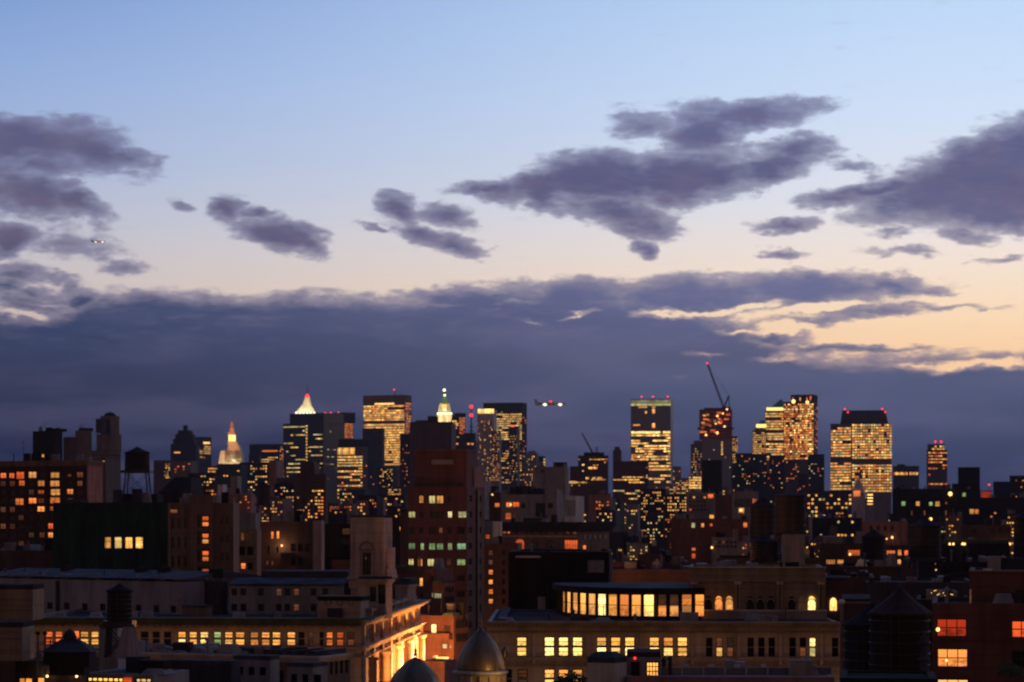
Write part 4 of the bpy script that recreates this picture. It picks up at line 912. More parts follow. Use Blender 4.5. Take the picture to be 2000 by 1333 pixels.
wins(b, [(529,534.5,1038,1053,'lit_warm'),(540,545.5,1038,1053,'lit_warm'),(522,526,1066,1082,'dark_pane'),(540,544,1068,1080,'dark_pane'),(530,534,1096,1105,'lit_dim'),(520,524,1096,1105,'lit_dim'),(568,578,1062,1078,'dark_pane'),(582,592,1062,1078,'dark_pane'),(596,606,1062,1078,'dark_pane'),(568,578,1090,1104,'dark_pane'),(582,592,1090,1104,'dark_pane')], framed=True)
b.beacon(551, 1066, 0.36, 'lamp_warm', 'wall_lamp', -.3); lamp('wall_lamp_light', (b.fx(552), -1.2, b.z(1067)), 130, (1, .6, .3), .2, b.root)
b.block('balcony', 550, 575, 1080, 1089, 'dark_metal', -1.2, -.02); b.finish()
b = Bld('tall concrete pier like shaft between two dark buildings left of the carved stone tower', 612, 628, 629, 1017, 386, 2, 'concrete', 4, name='shaft'); b.finish()
b = Bld('dark building with a bluish roof hut just left of the carved stone tower', 629, 690, 692, 1024, 400, 2, 'soot', 6, name='building', roof='silver_roof'); b.block('roof_hut', 640, 690, 1005, 1025, 'slate', 3, 9)
wins(b, [(645,660,1032,1048,'dark_pane'),(668,684,1032,1045,'lit_dim'),(648,684,1052,1063,'dark_pane'),(655,680,1093,1095,'lit_dim')], framed=True, mull=(2, 1)); b.block('wing', 650, 686, 1094, 1130, 'red_brick', -2, 0); b.finish()
b = Bld('reddish brick block with a rounded shoulder and a lit window column below the glass tower', 573, 636, 640, 926, 1000, 6, 'dark_brick', 22, name='building')
b.block('upper_block', 584, 612, 905, 927, 'dark_brick', 2, 14); b.block('upper_block', 588, 608, 901, 906, 'dark_brick', 4, 12)
b.grid(609, 632, 956, 1014, 4, 9, .7, .4, .55, ('lit_amber', 'lit_yellow', 'lit_warm')); b.grid(612, 632, 930, 955, 4, 3, .4, .4, 0, dark='dark_pane'); b.finish()

# ---- the red brick apartment tower in the centre
b = Bld('tall red brick apartment tower with green and yellow lit windows and a striped pink side', 796, 912, 946, 951, 450, 14, 'red_brick', name='apartment_tower', cornice=None)
o = b.root; X = b.fx; Z = b.z
MB().box(X(808), X(909), .6, b.dep*.6, Z(951), Z(878)).build('upper_block', 'red_brick', o)
MB().box(X(806), X(911), .3, b.dep*.64, Z(880), Z(877.5)).build('coping', 'brown_brick', o)
MB().box(X(842), X(884), .2, .6, Z(907), Z(898)).build('lintel', 'concrete', o)
MB().box(X(898), X(912), b.dep*.42, b.dep, Z(951), Z(911)).build('stair_tower', 'pink_brick', o)
MB().box(X(810), X(900), -.1, .5, Z(951), Z(943)).build('railing', 'dark_metal', o)
MB().box(X(777), X(795.8), 1.5, 12, 20, Z(1000)).build('wing', 'dark_brick', o)
G = dict(framed=True, mull=(1, 0))
wins(b, [(818,827,968,983,'lit_amber'),(837,850,968,984,'lit_pale'),(852,866,968,984,'lit_amber'),(875,881,970,981,'dark_pane'),
 (797,811,999,1012,'lit_pale'),(819,827,1000,1012,'dark_pane'),(840,866,1000,1013,'dark_pane'),(874,883,999,1012,'lit_pale'),(894,911,999,1012,'lit_pale'),
 (800,810,1030,1043,'dark_pane'),(819,827,1030,1043,'dark_pane'),(838,855,1029,1044,'dark_pane'),(857,864,1031,1042,'lit_dim'),(874,883,1030,1043,'dark_pane'),(893,908,1029,1043,'dark_pane'),
 (797,811,1061,1074,'lit_green'),(820,828,1061,1075,'lit_green'),(837,850,1061,1075,'lit_green'),(852,866,1061,1075,'lit_green'),(874,883,1061,1075,'lit_green'),(892,910,1061,1074,'lit_green'),
 (797,808,1092,1105,'lit_pale'),(816,825,1092,1107,'lit_amber'),(834,848,1092,1107,'lit_pale'),(850,864,1092,1107,'lit_yellow'),(872,881,1092,1106,'lit_dim'),(892,909,1092,1105,'lit_green'),
 (892,908,1124,1136,'dark_pane'),(872,880,1124,1136,'lit_dim'),(892,908,1155,1167,'dark_pane')], **G)
for k in range(9):
    y = 967+k*31
    for a_, c_ in ((914, 922), (932, 940)): b.win(a_, c_, y, y+14, 'dark_pane', 'S', framed=True, mull=(0, 1))
    MB().box(.001, .06, .1, b.dep-.1, Z(y+15), Z(y-1)).build('window_band', 'grey_stucco', o) if False else None
dp = MB(); dp.box(.002, .35, b.dep*.52, b.dep*.6, 10, Z(955)); dp.build('downpipe', 'dark_metal', o)
b.finish()
b = Bld('block with a pair of warm windows left of the red brick apartment tower', 755, 796, 797, 1013, 560, 2, 'soot', 10, name='building')
wins(b, [(780,787,1029,1037,'lit_warm'),(788,794,1029,1037,'lit_warm'),(779,783,1002,1007,'lit_dim')], framed=True); b.finish()

# ---- centre right
b = Bld('blank concrete box building with a small hut on its roof, centre', 1040, 1104, 1111, 912, 950, 18, 'concrete', name='building', roof='tar'); b.block('roof_hut', 1078, 1097, 903, 912, 'soot', 2, 7); b.block('window', 1055, 1062, 916, 924, 'dark_pane', -.1, .1); b.finish()
b = Bld('grey brown loft building with orange lamplit windows and a cluttered roof', 978, 1087, 1100, 966, 750, 12, 'concrete', name='building')
b.block('parapet_tower', 978, 990, 958, 967, 'concrete', 0, 6); b.block('parapet_tower', 1064, 1087, 957, 967, 'concrete', 0, 8); b.block('roof_hut', 1000, 1030, 950, 967, 'soot', 4, 12); b.block('roof_hut', 1034, 1055, 954, 967, 'soot', 4, 10)
wins(b, [(988,999,981,991,'lit_orange'),(1001,1014,981,991,'lit_orange'),(987,998,1002,1015,'lit_orange'),(1001,1012,1003,1014,'lit_dim'),(1046,1065,983,1010,'dark_pane'),(1018,1026,983,993,'dark_pane'),(1070,1080,983,993,'dark_pane')], framed=True, mull=(1, 1)); b.beacon(998, 986, 0.59, 'lamp_warm', 'wall_lamp', -.4); b.finish()
b = Bld('dark annex with one orange window left of the grey brown loft building', 955, 978, 979, 962, 770, 3, 'dark_brick', 12, name='building'); b.win(966, 976, 983, 991, 'lit_orange', framed=True); b.win(960, 963, 965, 968, 'lit_bright'); b.block('rounded_hut', 958, 972, 950, 963, 'soot', 2, 7); b.finish()
b = Bld('white pilastered roof block right of the grey brown loft building', 1102, 1124, 1141, 969, 745, 30, 'white_paint', name='building'); b.grid(1103, 1124, 975, 1010, 6, 1, .3, .9, 0, dark='dark_pane', thick=.2); b.finish()
b = Bld('arcaded brown stone building with a heavy cornice and one orange arched window', 980, 1130, 1190, 1020, 600, 32, 'brown_brick', name='building', cornice=(2.2, 1.2, 'soot'))
for k in range(8):
    x = 1005+k*14.6+(4 if k % 2 else 0)
    if x+7 < 1098: b.win(x, x+7, 1037, 1044, 'dark_pane', framed=True)
wins(b, [(981,988,1037,1043,'lit_orange'),(990,996,1037,1043,'lit_orange'),(1104,1112,1037,1044,'lit_dim'),(1118,1126,1037,1044,'lit_dim'),(1102,1128,1055,1073,'lit_orange',{'mull': (4, 1)})], framed=True)
for x, m_ in ((1008, 'lit_orange'), (1037, 'dark_pane'), (1066, 'dark_pane')): b.win(x, x+15, 1054, 1076, m_, shape='arch')
b.block('string_course', 980, 1129.5, 1047, 1049.5, 'tan_stone', -.4, -.01); b.grid(1136, 1186, 1040, 1080, 5, 2, .4, .4, .1, O1, dark='dark_pane', face='S'); b.block('roof_hut', 985, 1010, 1012, 1021, 'soot', 3, 12); b.finish()
b = Bld('narrow white stuccoed bulkhead left of the arcaded building', 963, 978, 979, 1019, 560, 3, 'white_paint', 5, name='building'); b.finish()
b = Bld('grey block with one orange window beside the narrow white bulkhead', 944, 962, 963, 1018, 565, 3, 'grey_stucco', 8, name='building'); b.win(948, 957, 1044, 1053, 'lit_orange', framed=True); b.finish()
b = Bld('red brick wall building with one column of six lit windows beside the black penthouse', 946, 1012, 1014, 1062, 430, 3, 'dark_brick', 14, name='building')
for k in range(6): b.win(954, 963, 1075+k*19, 1085+k*19, ('lit_dim', 'lit_dim', 'lit_warm', 'lit_warm', 'lit_warm', 'lit_amber')[k], framed=True)
for k in range(6): b.win(980, 987, 1075+k*19, 1085+k*19, 'dark_pane', framed=True)
b.finish()
b = Bld('pink building with glowing orange windows right of the dark stepped building', 1150, 1192, 1194, 966, 1250, 4, 'pink_brick', 22, name='building'); b.grid(1163, 1190, 978, 1003, 5, 4, .6, .45, .6, O1); b.win(1176, 1184, 996, 1001, 'lit_bright'); b.block('upper_block', 1170, 1180, 958, 967, 'pink_brick', 2, 8); b.finish()
for lb, x0, xc, x1, yt, dd, mt, g_ in (
   ('grey slab in front of the stacked yellow floors, with a pale edge', 1222, 1246, 1250, 985, 1500, 'grey_stucco', (1224, 1245, 990, 1040, 5, 9, .2, W1)),
   ('dark block dotted with warm windows right of the stacked yellow floors', 1250, 1300, 1303, 956, 1550, 'soot', (1252, 1300, 960, 1050, 11, 17, .3, W1)),
   ('dark block with a bluish roof and three rows of yellow windows', 1298, 1342, 1345, 966, 1350, 'slate', (1303, 1341, 970, 1000, 8, 5, .55, Y1)),
   ('brown block with reddish windows below the bluish roof', 1268, 1320, 1322, 1000, 1150, 'dark_brick', (1270, 1318, 1004, 1060, 10, 12, .3, O1)),
   ('small pink cube house among the lights, centre right', 1228, 1246, 1260, 1048, 800, 'pink_brick', None),
   ('dark low house left of the small pink cube house', 1190, 1226, 1230, 1040, 850, 'slate', (1192, 1224, 1052, 1085, 7, 5, .15, W1)),
   ('pale stucco house with small dark windows and one orange window', 1340, 1395, 1397, 962, 900, 'concrete', (1345, 1380, 968, 1000, 5, 4, 0, O1)),
   ('tall red brick blank house right of the pale stucco house', 1396, 1430, 1432, 966, 880, 'red_brick', None),
   ('beige ribbed house with an orange lamp, left of the twin water tanks', 1431, 1480, 1482, 960, 980, 'concrete', (1435, 1478, 965, 1000, 10, 1, 0, O1)),
   ('long red brick terrace with small bright windows, centre right', 1310, 1462, 1465, 1014, 650, 'red_brick', None),
   ('bright lit low office block with rows of amber windows right of the water tanks', 1574, 1688, 1692, 960, 1500, 'slate', (1576, 1686, 964, 1012, 15, 6, .5, W1)),
   ('dark block with dim windows below the bright lit low office block', 1573, 1684, 1686, 1012, 900, 'soot', (1600, 1682, 1016, 1050, 12, 4, .1, W1)),
   ('pinkish flat house with four dark windows behind a black water tank', 1683, 1773, 1776, 1019, 620, 'pink_brick', None),
   ('broad black building with spaced yellow and green windows at the right', 1743, 1915, 1918, 955, 1000, 'soot', None),
   ('black building with faint windows at the right edge of the city', 1915, 2030, 2032, 972, 950, 'soot', (1925, 2000, 985, 1020, 10, 5, .06, O1)),
   ('brick house with rounded gables above a row of yellow lamps, right edge', 1880, 1974, 1976, 1026, 600, 'dark_brick', None),
   ('dark brick house with two orange lit storeys left of the black round tank', 1600, 1690, 1692, 1062, 450, 'dark_brick', None),
   ('dark brick house with orange lit storeys between two water tanks', 1722, 1790, 1792, 1066, 440, 'dark_brick', None),
   ('low black house with a planted terrace at the right', 1836, 1972, 1974, 1062, 470, 'soot', None)):
    b = Bld(lb, x0, xc, x1, yt, dd, 6 if x1-xc < 6 else 35, mt, None if x1-xc > 6 else 14, name='building', group='low houses of the middle distance')
    if g_: b.grid(*g_[:6], .55, .45, g_[6], g_[7], rowvar=.15, dark='dark_pane' if g_[6] == 0 else None)
    if x0 == 1340: b.win(1383, 1393, 966, 973, 'lit_orange')
    if x0 == 1431: b.win(1443, 1453, 993, 1002, 'lit_warm'); b.beacon(1447, 997, 1.04, 'lamp_warm', 'wall_lamp', -.5)
    if x0 == 1310:
        wins(b, [(1351,1357,1022,1031,'lit_pale'),(1370,1375,1023,1030,'lit_warm'),(1387,1391,1023,1028,'lit_orange'),(1452,1459,1021,1030,'lit_warm'),(1351.5,1358,1071,1076,'lit_warm'),(1351.5,1358,1082,1091,'lit_orange'),(1386,1394,1006,1013,'lit_amber'),(1330,1334,1023,1030,'dark_pane'),(1410,1415,1023,1030,'dark_pane'),(1430,1435,1023,1030,'dark_pane')], framed=False)
    if x0 == 1683:
        wins(b, [(1698,1704,1027,1037,'dark_pane'),(1712,1718,1027,1037,'dark_pane'),(1726,1732,1027,1037,'dark_pane'),(1740,1746,1027,1037,'dark_pane')], framed=True)
        b.beacon(1743, 1050, 0.72, 'lamp_warm', 'wall_lamp', -.4); b.beacon(1732, 1053, 0.39, 'lamp_warm', 'wall_lamp', -.4)
    if x0 == 1743:
        wins(b, [(1761,1768,980,988,'lit_green'),(1789,1796,980,988,'lit_amber'),(1815,1821,981,988,'lit_green'),(1827,1835,980,989,'lit_amber'),(1880,1886,963,970,'lit_green'),(1894,1902,995,1004,'lit_warm'),(1904,1911,995,1004,'lit_warm'),(1814,1820,1012,1018,'lit_warm'),(1846,1850,981,985,'lit_dim')])
        b.beacon(1856, 965, 1.95, 'lamp_warm', 'roof_light', -.5); b.beacon(1818, 1014, 1.30, 'lamp_warm', 'wall_lamp', -.5); b.block('upper_block', 1860, 1912, 945, 956, 'soot', 3, 10)
        b.grid(1760, 1860, 995, 1010, 12, 1, .3, .6, .2, ('lit_dim',))
    if x0 == 1880:
        for x in (1900, 1935, 1950, 1965): b.win(x, x+7, 1032, 1042, 'dark_pane', shape='arch')
        for x in range(1942, 1976, 6): b.beacon(x, 1063, .7, 'lamp_warm', 'string_light', -.6)
    if x0 == 1600:
        wins(b, [(1656,1680,1074,1087,'lit_orange'),(1613,1632,1093,1103,'lit_warm'),(1635,1648,1093,1103,'lit_warm')], framed=True, mull=(3, 0)); b.beacon(1660, 1083, 0.45, 'lamp_warm', 'wall_lamp', -.3); b.block('roof_hut', 1608, 1680, 1048, 1063, 'concrete', 2, 8)
    if x0 == 1722: wins(b, [(1731,1749,1075,1086,'lit_orange'),(1753,1761,1074,1086,'lit_warm'),(1766,1774,1075,1086,'lit_orange'),(1730,1750,1093,1103,'lit_warm'),(1753,1760,1093,1103,'lit_warm')], framed=True, mull=(2, 0))
    if x0 == 1836:
        for x in (1855, 1862, 1880, 1884): b.beacon(x, 1063, .5+.01*(x % 7), 'lamp_warm', 'string_light', -.4)
        MB().box(b.fx(1840), b.fx(1970), .5, 3, b.zt, b.zt+.7).build('hedge', 'leaf', b.root)
    b.finish()
# white tiered cupola
b = Bld('white tiered cupola with a lit lantern and a dark statue before the broad shouldered tower', 1663, 1690, 1692, 966, 1450, 3, 'white_paint', 8, name='church_tower')
o = b.root; cx_ = (b.fx(1663)+b.fx(1690))/2
MB().lathe(cx_, 4, [(3.4, b.z(968)), (3.3, b.z(955)), (2.4, b.z(953)), (2.2, b.z(944)), (1.2, b.z(940)), (.9, b.z(936))], 12).build('cupola', 'white_paint', o)
b.win(1667, 1680, 959, 970, 'lit_warm'); MB().lathe(cx_+1.2, 4, [(.5, b.z(936)), (1.0, b.z(932)), (.9, b.z(928)), (.4, b.z(925)), (.5, b.z(923)), (.1, b.z(921))], 8).build('statue', 'dark_metal', o)
b.grid(1690, 1692, 960, 975, 1, 3, .6, .4, 1, ('lit_pale',)); b.finish()
b = Bld('small white block with bright slit windows right of the white cupola', 1692, 1706, 1708, 962, 1440, 3, 'concrete', 10, name='building'); b.grid(1693, 1706, 964, 988, 1, 4, .8, .35, 1, ('lit_bright',)); b.finish()
# tanks of the middle
TK = water_tank
TK('conical topped grey water tank, left one of the touching pair at centre right', 1489, 970, 990, 1052, 48, 380, 1062, mat='soot')
TK('broad black flat capped water tank, right one of the touching pair at centre right', 1543, 962, 969, 1046, 60, 360, 1060, mat='soot')
TK('squat dark water tank with a low cone roof below the touching pair', 1492, 1045, 1060, 1097, 54, 300, 1102, mat='soot')
TK('small black water tank with a pointed roof before the pinkish flat house', 1706, 1034, 1050, 1092, 46, 385, 1106, mat='soot')
TK('wide dark water tank right of the house with orange lit storeys', 1807, 1012, 1029, 1089, 62, 365, 1110, mat='soot')
TK('dark water tank cut off by the right edge of the picture', 2002, 1000, 1014, 1100, 44, 300, 1120, mat='soot')
for lb, x0, x1, y0, dd, mt in (('upright pale grey chimney block standing before the black flat capped tank', 1527, 1572, 1044, 298, 'concrete'),):
    b = Bld(lb, x0, x1, x1+1, y0, dd, 3, mt, 3, name='chimney', zbot=60); b.block('cap', 1529, 1560, 1041, 1046, 'soot', .2, 2.5); b.finish()
b = Bld('pale rooftop cabin with small windows right of the long red brick terrace', 1390, 1443, 1444, 1050, 505, 3, 'concrete', 5, name='roof_cabin', zbot=60); b.grid(1394, 1440, 1055, 1072, 6, 2, .5, .5, .15, ('lit_dim',), dark='dark_pane'); b.beacon(1390.5, 1070, 0.52, 'lamp_warm', 'wall_lamp', -.3); b.finish()
for i_, (lb, x0, xc, x1, yt, dd, ph, mt) in enumerate((
   ('low red brick terrace with a parapet step behind the curved glass penthouse', 1196, 1345, 1347, 1098, 420, 2, 'red_brick'),
   ('raised red brick bulkhead on the low terrace behind the curved glass penthouse', 1246, 1290, 1300, 1083, 415, 8, 'red_brick'),
   ('low dark brick terrace right below the red brick bulkhead', 1190, 1400, 1402, 1113, 380, 2, 'dark_brick'),
   ('dark flat roofed house behind the upper stone storey', 1400, 1600, 1602, 1090, 360, 2, 'soot'),
   ('dark flat roofed house with a blue roof right of the upper stone storey', 1608, 1708, 1710, 1128, 300, 2, 'dark_brick'),
   ('wide dark roof with railings behind the big conical water tank', 1690, 1900, 1902, 1138, 290, 2, 'slate'),
   ('black house with a skylight behind the wide dark roof', 1640, 1760, 1762, 1107, 340, 2, 'soot'),
   ('dark house with a long flat roof at the right behind the brick apartments', 1840, 2020, 2022, 1098, 350, 2, 'soot'),
   ('long dark stone house behind the netted building, lower left', -60, 112, 114, 1076, 410, 2, 'dark_brick'))):
    b = Bld(lb, x0, xc, x1, yt, dd, ph, mt, 22, name='building', group='dark flat roofed houses behind the front row', roof=('silver_roof' if 'blue roof' in lb else 'grey_roof'), parapet=.35)
    if 'skylight' in lb:
        MB().frustum(b.fx(1668), b.fx(1696), 1, 4, b.zt-.3, b.fx(1676), b.fx(1688), 2, 3, b.zt+.8).build('skylight', 'lit_dim', b.root)
    if 'railings' in lb:
        r_ = MB()
        for k in range(30): x_ = b.xa+(b.xb-b.xa)*k/29; r_.tube((x_, .3, b.zt), (x_, .3, b.zt+1), .03, 4)
        r_.tube((b.xa, .3, b.zt+1), (b.xb, .3, b.zt+1), .04, 4); r_.build('railing', 'dark_metal', b.root)
    for k in range(3):
        xk = x0+(xc-x0)*random.uniform(.1, .85); b.block('roof_hut', xk, xk+random.uniform(8, 20), yt-random.uniform(4, 11), yt+2, random.choice(('grey_stucco', 'soot', 'concrete')), random.uniform(3, 8), 14)
    b.finish()

# ---- scattered low houses with lights in the gaps of the middle distance
rnd = random.Random(21); used_labels = set()
LM = [(330, 'the big water tank'), (450, 'the floodlit civic tower'), (600, 'the dark glass tower'), (720, 'the carved stone tower'), (860, 'the red brick apartment tower'), (1010, 'the loft building'), (1120, 'the pilastered roof block'), (1230, 'the stacked yellow floors'), (1300, 'the blue glass tower'), (1400, 'the unfinished tower'),
      (1500, 'the green pyramid roof'), (1600, 'the twin water tanks'), (1690, 'the white cupola'), (1780, 'the pinkish flat house'), (1880, 'the broad black building'), (1980, 'the gabled brick house')]
adj = ['narrow', 'squat', 'plain', 'tall', 'wide', 'small', 'low', 'boxy', 'slim', 'stout', 'uneven', 'square']
for k in range(100):
    if k < 30: x0 = 1190+rnd.random()*800; yt = rnd.uniform(990, 1062); D_ = 1300-(yt-985)*9+rnd.uniform(-40, 40)
    elif k < 44: x0 = 640+rnd.random()*150; yt = rnd.uniform(965, 1012); D_ = rnd.uniform(850, 1350)
    elif k < 54: x0 = 330+rnd.random()*300; yt = rnd.uniform(945, 985); D_ = rnd.uniform(900, 1500)
    elif k < 64: x0 = 1190+rnd.random()*420; yt = rnd.uniform(950, 985); D_ = rnd.uniform(1400, 1900)
    elif k < 88: x0 = 1200+rnd.random()*780; yt = rnd.uniform(1004, 1078); D_ = rnd.uniform(680, 1000)
    else: x0 = 950+rnd.random()*260; yt = rnd.uniform(965, 1000); D_ = rnd.uniform(1000, 1500)
    w = rnd.uniform(14, 46); mt, cn = rnd.choice((('soot', 'black'), ('dark_brick', 'dark brown'), ('brown_brick', 'brown'), ('slate', 'slate grey'), ('concrete', 'grey beige'), ('pink_brick', 'pinkish'), ('sooty_brick', 'sooty brick')))
    lm = min(LM, key=lambda t: abs(t[0]-(x0+w/2)))[1]; wn_, wc = rnd.choice((('warm', W1), ('orange', O1), ('yellow', Y1), ('pale', P1)))
    for a_ in rnd.sample(adj, len(adj)):
        lb = '%s %s house with %s windows %s %s' % (a_, cn, wn_, 'left of' if x0+w/2 < min(LM, key=lambda t: abs(t[0]-(x0+w/2)))[0] else 'right of', lm)
        if lb not in used_labels: break
    else: lb = lb.replace('house', 'house with a low front')
    used_labels.add(lb)
    b = Bld(lb, x0, x0+w, x0+w+1, yt, D_, rnd.choice((3, 6, 10)), mt, 18, name='house', group='scattered low houses with lights')
    b.grid(x0+1, x0+w-1, yt+4, yt+60, max(3, int(w/5.2)), 9, .5, .42, rnd.uniform(.15, .5), wc)
    if rnd.random() < .4: b.block('upper_block', x0+w*.2, x0+w*.6, yt-rnd.uniform(3, 8), yt+1, mt, 3, 10)
    b.finish()

# ================================================================== the front row
FR = dict(framed=True, mull=(0, 1), fmat='soot')
# ---- the long palatial store on the left, seen at its corner
b = Bld('long tan stone department store with an olive cornice, lit top floor and glowing orange side', 40, 705, 821, 1208, 280, 3.7, 'tan_stone', name='store_building', roof='grey_roof', parapet=.4)
o = b.root; X = b.fx; Z = b.z; dep = b.dep
K = 'dark_pane'
for x0, x1, m_ in ((88,103,'lit_orange'),(107,122,'lit_orange'),(126,140,'lit_dim'),(145,154,'lit_orange'),(156,173,'lit_amber'),(177,193,'lit_amber'),(205,220,K),(226,241,K),(275,290,K),(298,312,K),(320,334,K),
   (347,363,'lit_amber'),(369,385,'lit_amber'),(390,407,'lit_bright'),(417,432,'lit_green'),(438,455,'lit_amber'),(459,478,'lit_amber'),(488,505,'lit_warm'),(510,527,'lit_amber'),(531,548,'lit_amber'),(560,577,'lit_warm'),
   (583,595,K),(602,612,'lit_dim'),(624,632,K),(637,650,'lit_warm'),(657,671,'lit_orange'),(678,692,'lit_dim')):
    b.win(x0, x1, 1235, 1247.5, m_, **FR); b.win(x0, x1, 1249, 1262, 'lit_bright' if m_ == 'lit_amber' and x0 > 150 and x0 % 3 else m_, **FR)
for k in range(24):
    x0 = 60+k*26.5; b.win(x0, x0+14, 1290, 1316, random.choice((K, K, 'lit_dim', K, 'lit_orange')), **FR)
for x0, x1, y0, y1, mt, dd in ((38, 705, 1208, 1211, 'olive_tile', -1.5), (38, 705, 1211, 1219, 'olive_tile', -1.2), (38, 705, 1219, 1222, 'dark_brick', -.9), (38, 705, 1222, 1229, 'tan_stone', -.35), (38, 705, 1265, 1268, 'tan_stone', -.5), (38, 705, 1281, 1284, 'ochre_stone', -.35)):
    b.block('moulding', x0, x1, y0, y1, mt, dd, -.005)
md = MB()
for k in range(52): xx_ = b.xa+(b.xb-b.xa)*(k+.5)/52; md.box(xx_-.22, xx_+.22, -.95, -.36, Z(1225.5), Z(1222.2))
md.build('bracket', 'ochre_stone', o)['kind'] = 'stuff'
# side wall: tall striped windows, pilasters, heavy mouldings, big arches below
for k in range(7):
    t0 = dep*(.035+k*.135)
    for q in range(3):
        yv = t0+q*dep*.034
        mt = 'lit_bright' if (k, q) in ((2, 0), (4, 2), (5, 1)) else ('lit_warm' if (k+q) % 4 == 0 else 'lit_dim')
        b.wins.append(('S', yv+dep*.014, (Z(1226)+Z(1257))/2, dep*.021, Z(1226)-Z(1257), mt, 'box', True, (0, 1), 'tan_stone', .3))
    MB().box(.003, .35, t0-dep*.026, t0-dep*.008, 40, Z(1223)).build('pilaster', 'tan_stone', o)
for y0, y1, pr, mt in ((1208, 1211, 1.5, 'olive_tile'), (1211, 1216, 1.2, 'tan_stone'), (1216, 1222, .6, 'tan_stone'), (1262, 1265, .9, 'tan_stone'), (1265, 1272, .5, 'tan_stone'), (1285, 1287, .4, 'tan_stone')):
    MB().box(.004, pr, 0, dep, Z(y1), Z(y0)).build('moulding', mt, o)
for k in range(4):
    t0 = dep*(.16+k*.21)
    b.wins.append(('S', t0, (Z(1290)+Z(1380))/2, dep*.12, Z(1290)-Z(1380), 'lit_dim', 'arch', True, (3, 3), 'tan_stone', .3))
    MB().lathe(.9, t0+dep*.1, [(.45, 35), (.4, Z(1295)), (.6, Z(1292)), (.65, Z(1288))], 12).build('column', 'tan_stone', o)
    MB().lathe(.9, t0-dep*.1, [(.45, 35), (.4, Z(1295)), (.6, Z(1292)), (.65, Z(1288))], 12).build('column', 'tan_stone', o)
b.finish()
# street-side floodlights fixed to a bracket arm on the side wall
for k, (ty, e_) in enumerate(((.2, 2500), (.45, 8000), (.68, 18000), (.9, 12000))):
    fl = empty('floodlight', (2.6, dep*ty, Z(1345)), 0); fl.parent = o
    MB().box(-.25, .25, -.3, .3, 0, .3).build('housing', 'dark_metal', fl); MB().tube((0, 0, .1), (-2.55, 0, -.2), .06, 6).build('arm', 'dark_metal', fl)
    lamp('floodlight_beam', (.35, 0, .6), e_*1.15, (1, .36, .085), .3, fl)
# attic storeys standing behind the cornice
b = Bld('blue grey attic wing with a row of small square dark windows and a metal roof', -40, 360, 415, 1137, 300, 36, 'grey_stucco', 14, name='attic_wing', roof='silver_roof', zbot=58, parapet=.02)
for x in (58, 92, 125, 160, 195, 232, 265, 300, 333): b.win(x, x+11, 1184, 1198, K, **FR)
MB().frustum(b.xa, b.xb, -.3, 15, b.zt+.31, b.xa, b.xb, 7, 8, b.zt+1.1).build('metal_roof', 'silver_roof', b.root)
for k in range(11): MB().box(b.xa+(b.xb-b.xa)*(k+.5)/11-.15, b.xa+(b.xb-b.xa)*(k+.5)/11+.15, .2, .5, b.zt+.3, b.zt+.75).build('snow_guard', 'concrete', b.root)
for x in (60, 205, 250, 352): b.block('vent_box', x, x+10, 1109+x % 5, 1128, 'soot', 5, 6.5)
b.block('buttress', 112, 116, 1140, 1202, 'slate', -.3, -.01); b.finish()
b = Bld('blue grey attic wing with two rows of dark windows and a stepped metal roof', 448, 668, 672, 1146, 301, 3, 'grey_stucco', 14, name='attic_wing', roof='silver_roof', zbot=58, parapet=.02)
for y in (1150, 1180):
    for x, m_ in ((452, K), (470, K), (504, K), (539, 'lit_dim' if y == 1150 else K), (556, K), (573, 'lit_dim'), (607, K), (630, K)): b.win(x, x+11, y, y+14, m_, **FR)
MB().frustum(b.xa, b.xb, -.3, 14, b.zt+.31, b.xa, b.xb, 4, 12, b.zt+.9).build('metal_roof', 'silver_roof', b.root)
b.block('clerestory', 498, 670, 1116, 1141, 'slate', 5, 12); b.finish()
b = Bld('small grey roof hut with a dark door between the two attic wings', 398, 434, 444, 1137, 302, 20, 'slate', 6, name='roof_hut', zbot=58, roof='silver_roof'); b.win(419, 432, 1150, 1186, K); b.finish()
b = Bld('low dim parapet box at the foot of the blue grey attic wing', 355, 401, 415, 1188, 286, 25, 'brown_brick', 4, name='roof_hut', zbot=58, roof='grey_roof'); b.finish()
b = Bld('square stone corner pavilion carved with three round wreaths', 621, 704, 720, 1165, 284, 12, 'tan_stone', 5, name='corner_pavilion', zbot=63.4, cornice=(.5, .3, 'soot'))
for x in (641.5, 663, 684.5):
    w_ = MB(); R_ = .31
    for k in range(14):
        a_ = 2*math.pi*k/14; c2 = 2*math.pi*(k+1)/14
        w_.tube((R_*math.cos(a_), 0, R_*math.sin(a_)), (R_*math.cos(c2), 0, R_*math.sin(c2)), .075, 5)
    w_.build('wreath', 'ochre_stone', b.root, (b.fx(x), -.04, b.z(1177)))
b.block('moulding', 620, 704, 1190, 1196, 'tan_stone', -.25, -.01); b.finish()
